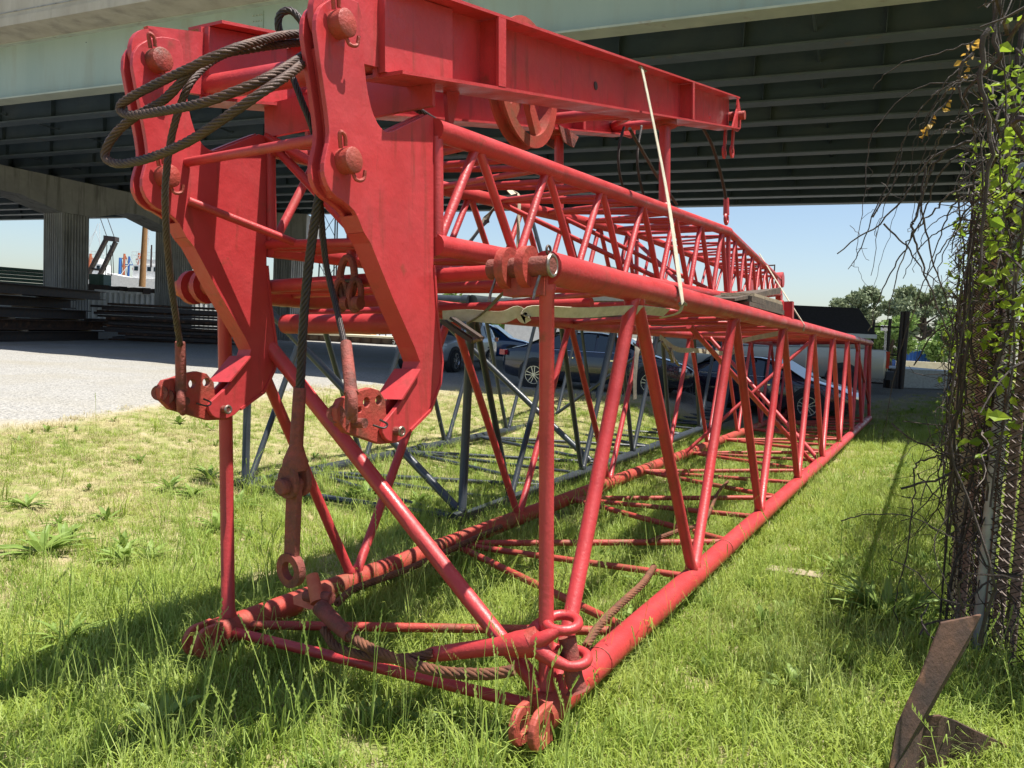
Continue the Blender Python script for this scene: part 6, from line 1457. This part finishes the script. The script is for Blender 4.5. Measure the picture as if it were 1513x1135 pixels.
def leafy(name, n, s_, seed):
    r = np.random.default_rng(seed); V = []; F = []
    for i in range(n):
        th = r.uniform(0, 2*math.pi); Ld = np.array([math.cos(th), math.sin(th), 0]); sd_ = np.array([-math.sin(th), math.cos(th), 0]); ln = s_*r.uniform(.6, 1.2); el = r.uniform(.4, 1.35); w = ln*.11; kk = len(V)
        c = [Ld*ln*t*math.cos(el)+np.array([0, 0, 1])*ln*(t*math.sin(el)-.3*t*t) for t in (0, .35, .7, 1.05)]
        for t, q_ in enumerate(c): V += [q_-sd_*w*(.35, 1, .8, .03)[t]+[0, 0, w*.3], q_, q_+sd_*w*(.35, 1, .8, .03)[t]+[0, 0, w*.3]]
        for t in range(3): F += [(kk+3*t, kk+3*t+1, kk+3*t+4, kk+3*t+3), (kk+3*t+1, kk+3*t+2, kk+3*t+5, kk+3*t+4)]
    me = bpy.data.meshes.new(name); me.from_pydata([tuple(v) for v in V], [], F); me.materials.append(MAT['weed_leaf']); me.update(); return bpy.data.objects.new(name, me)
T6 = [leafy('leafy_tuft', 9+2*k, .09+.02*k, 300+k) for k in range(4)]
def kleaf(x, y):
    if y-yb(x) > -1.2: return 0
    return rg.uniform(.6, 1.4) if rg.random() < .75*vnoise(x, y, 1.1, 15)**2*(.4+lush(x, y)) else 0
emit('ground_weeds', 'small broad leaved ground weeds mixed into the grass', frustum_pts(lambda y: 26 if y < 6 else 14 if y < 12 else 5, kleaf, 1.2, 20), T6, .15)
# broad leaved weed rosettes, each a plant of its own
def weed(P, s_, k, lab, kind=0):
    r = np.random.default_rng(200+k); V = []; F = []; P = np.array(P)
    for i in range(16 if kind == 0 else 22):
        th = r.uniform(0, 2*math.pi); Ld = np.array([math.cos(th), math.sin(th), 0]); sd_ = np.array([-math.sin(th), math.cos(th), 0]); ln = s_*r.uniform(.7, 1.2); el = r.uniform(.5, 1.3); w = ln*(.09 if kind == 0 else .055); kk = len(V)
        c = [P+Ld*ln*t*math.cos(el)*(1+t*.3)+np.array([0, 0, 1])*ln*(t*math.sin(el)-.38*t*t) for t in (0, .3, .6, .85, 1.05)]
        for t, q_ in enumerate(c): V += [q_-sd_*w*(.35, .9, 1, .6, .02)[t]+[0, 0, w*.3], q_, q_+sd_*w*(.35, .9, 1, .6, .02)[t]+[0, 0, w*.3]]
        for t in range(4): F += [(kk+3*t, kk+3*t+1, kk+3*t+4, kk+3*t+3), (kk+3*t+1, kk+3*t+2, kk+3*t+5, kk+3*t+4)]
    if kind == 1:
        kk = len(V); V += [P-[.004, 0, 0], P+[.004, 0, 0], P+[.003, .02, s_*1.6], P+[-.003, .02, s_*1.6]]; F.append((kk, kk+1, kk+2, kk+3))
    o = mesh_obj('weed_rosette', [tuple(v) for v in V], F, 'weed_leaf', None, origin=tuple(P)); tag(o, lab, 'weed', 'broad leaved weeds in the grass'); return o
WP = [((60, 820), .20, 'broad leaved weed at the left edge, level with the long middle rope eye'), ((95, 805), .18, 'weed rosette just right of the left edge weed'), ((40, 750), .14, 'small weed near the left edge below the gravel'), ((250, 725), .17, 'broad weed left of the red end post, upper one'), ((310, 710), .17, 'dark weed rosette touching the blue grey boom corner'), ((285, 735), .14, 'pale weed between the two clumps left of the end post'), ((185, 835), .16, 'weed in the middle of the left lawn'), ((220, 830), .14, 'small weed next to the one mid left lawn'), ((100, 955), .17, 'upright pale weed low on the left lawn'), ((320, 785), .17, 'spiky weed just left of the end post foot'), ((350, 750), .16, 'weed under the blue grey boom corner'), ((395, 720), .15, 'weed between the post and the hanging eye'), ((520, 740), .16, 'weed behind the hanging eye by the grey struts'), ((545, 735), .18, 'large dark weed by the grey diagonal foot'), ((620, 745), .16, 'weed beside the foot of the grey diagonal'), ((700, 700), .15, 'weed by the grey end post'), ((840, 680), .16, 'weed among the far lacing tubes'), ((1240, 850), .17, 'tall leafy weed beside the plank'), ((1310, 920), .26, 'big leafy weed clump in front of the fence'), ((1345, 915), .22, 'leafy weed right of the big clump by the fence'), ((1285, 905), .2, 'leafy weed left of the big clump by the fence'), ((800, 850), .14, 'weed between the end post and the first lacing'), ((960, 870), .15, 'weed beside the standing rope end'), ((640, 1090), .13, 'dark weed below the bottom strut'), ((240, 1080), .14, 'weed in the shade at the lower left'), ((1180, 1030), .13, 'small weed low right on the lawn'), ((1240, 980), .12, 'small weed left of the rusty plate'), ((740, 690), .14, 'weed right of the grey end post'), ((930, 930), .13, 'weed beside the right chord near the fork'), ((450, 735), .14, 'weed right of the hanging link pin')]
for k, ((x, y), s_, lab) in enumerate(WP): weed(G(x, y), s_*1.45, k, lab, 1 if 'leafy' in lab or 'upright' in lab else 0)
# a few foreground seed stalks standing up singly
tall = []
T5 = [tuft('seed_stalk', 1, .01, .2, .3, .003, 'grass_tall', 90+k, .4, 2) for k in range(3)]
emit('seed_grass', 'thin seeding grass stalks standing above the lawn in front', [(G(x, y).x, G(x, y).y, rg.uniform(.9, 1.25)) for x, y in [(rg.uniform(0, 1300), rg.uniform(900, 1290)) for _ in range(90)]], T5, .1)
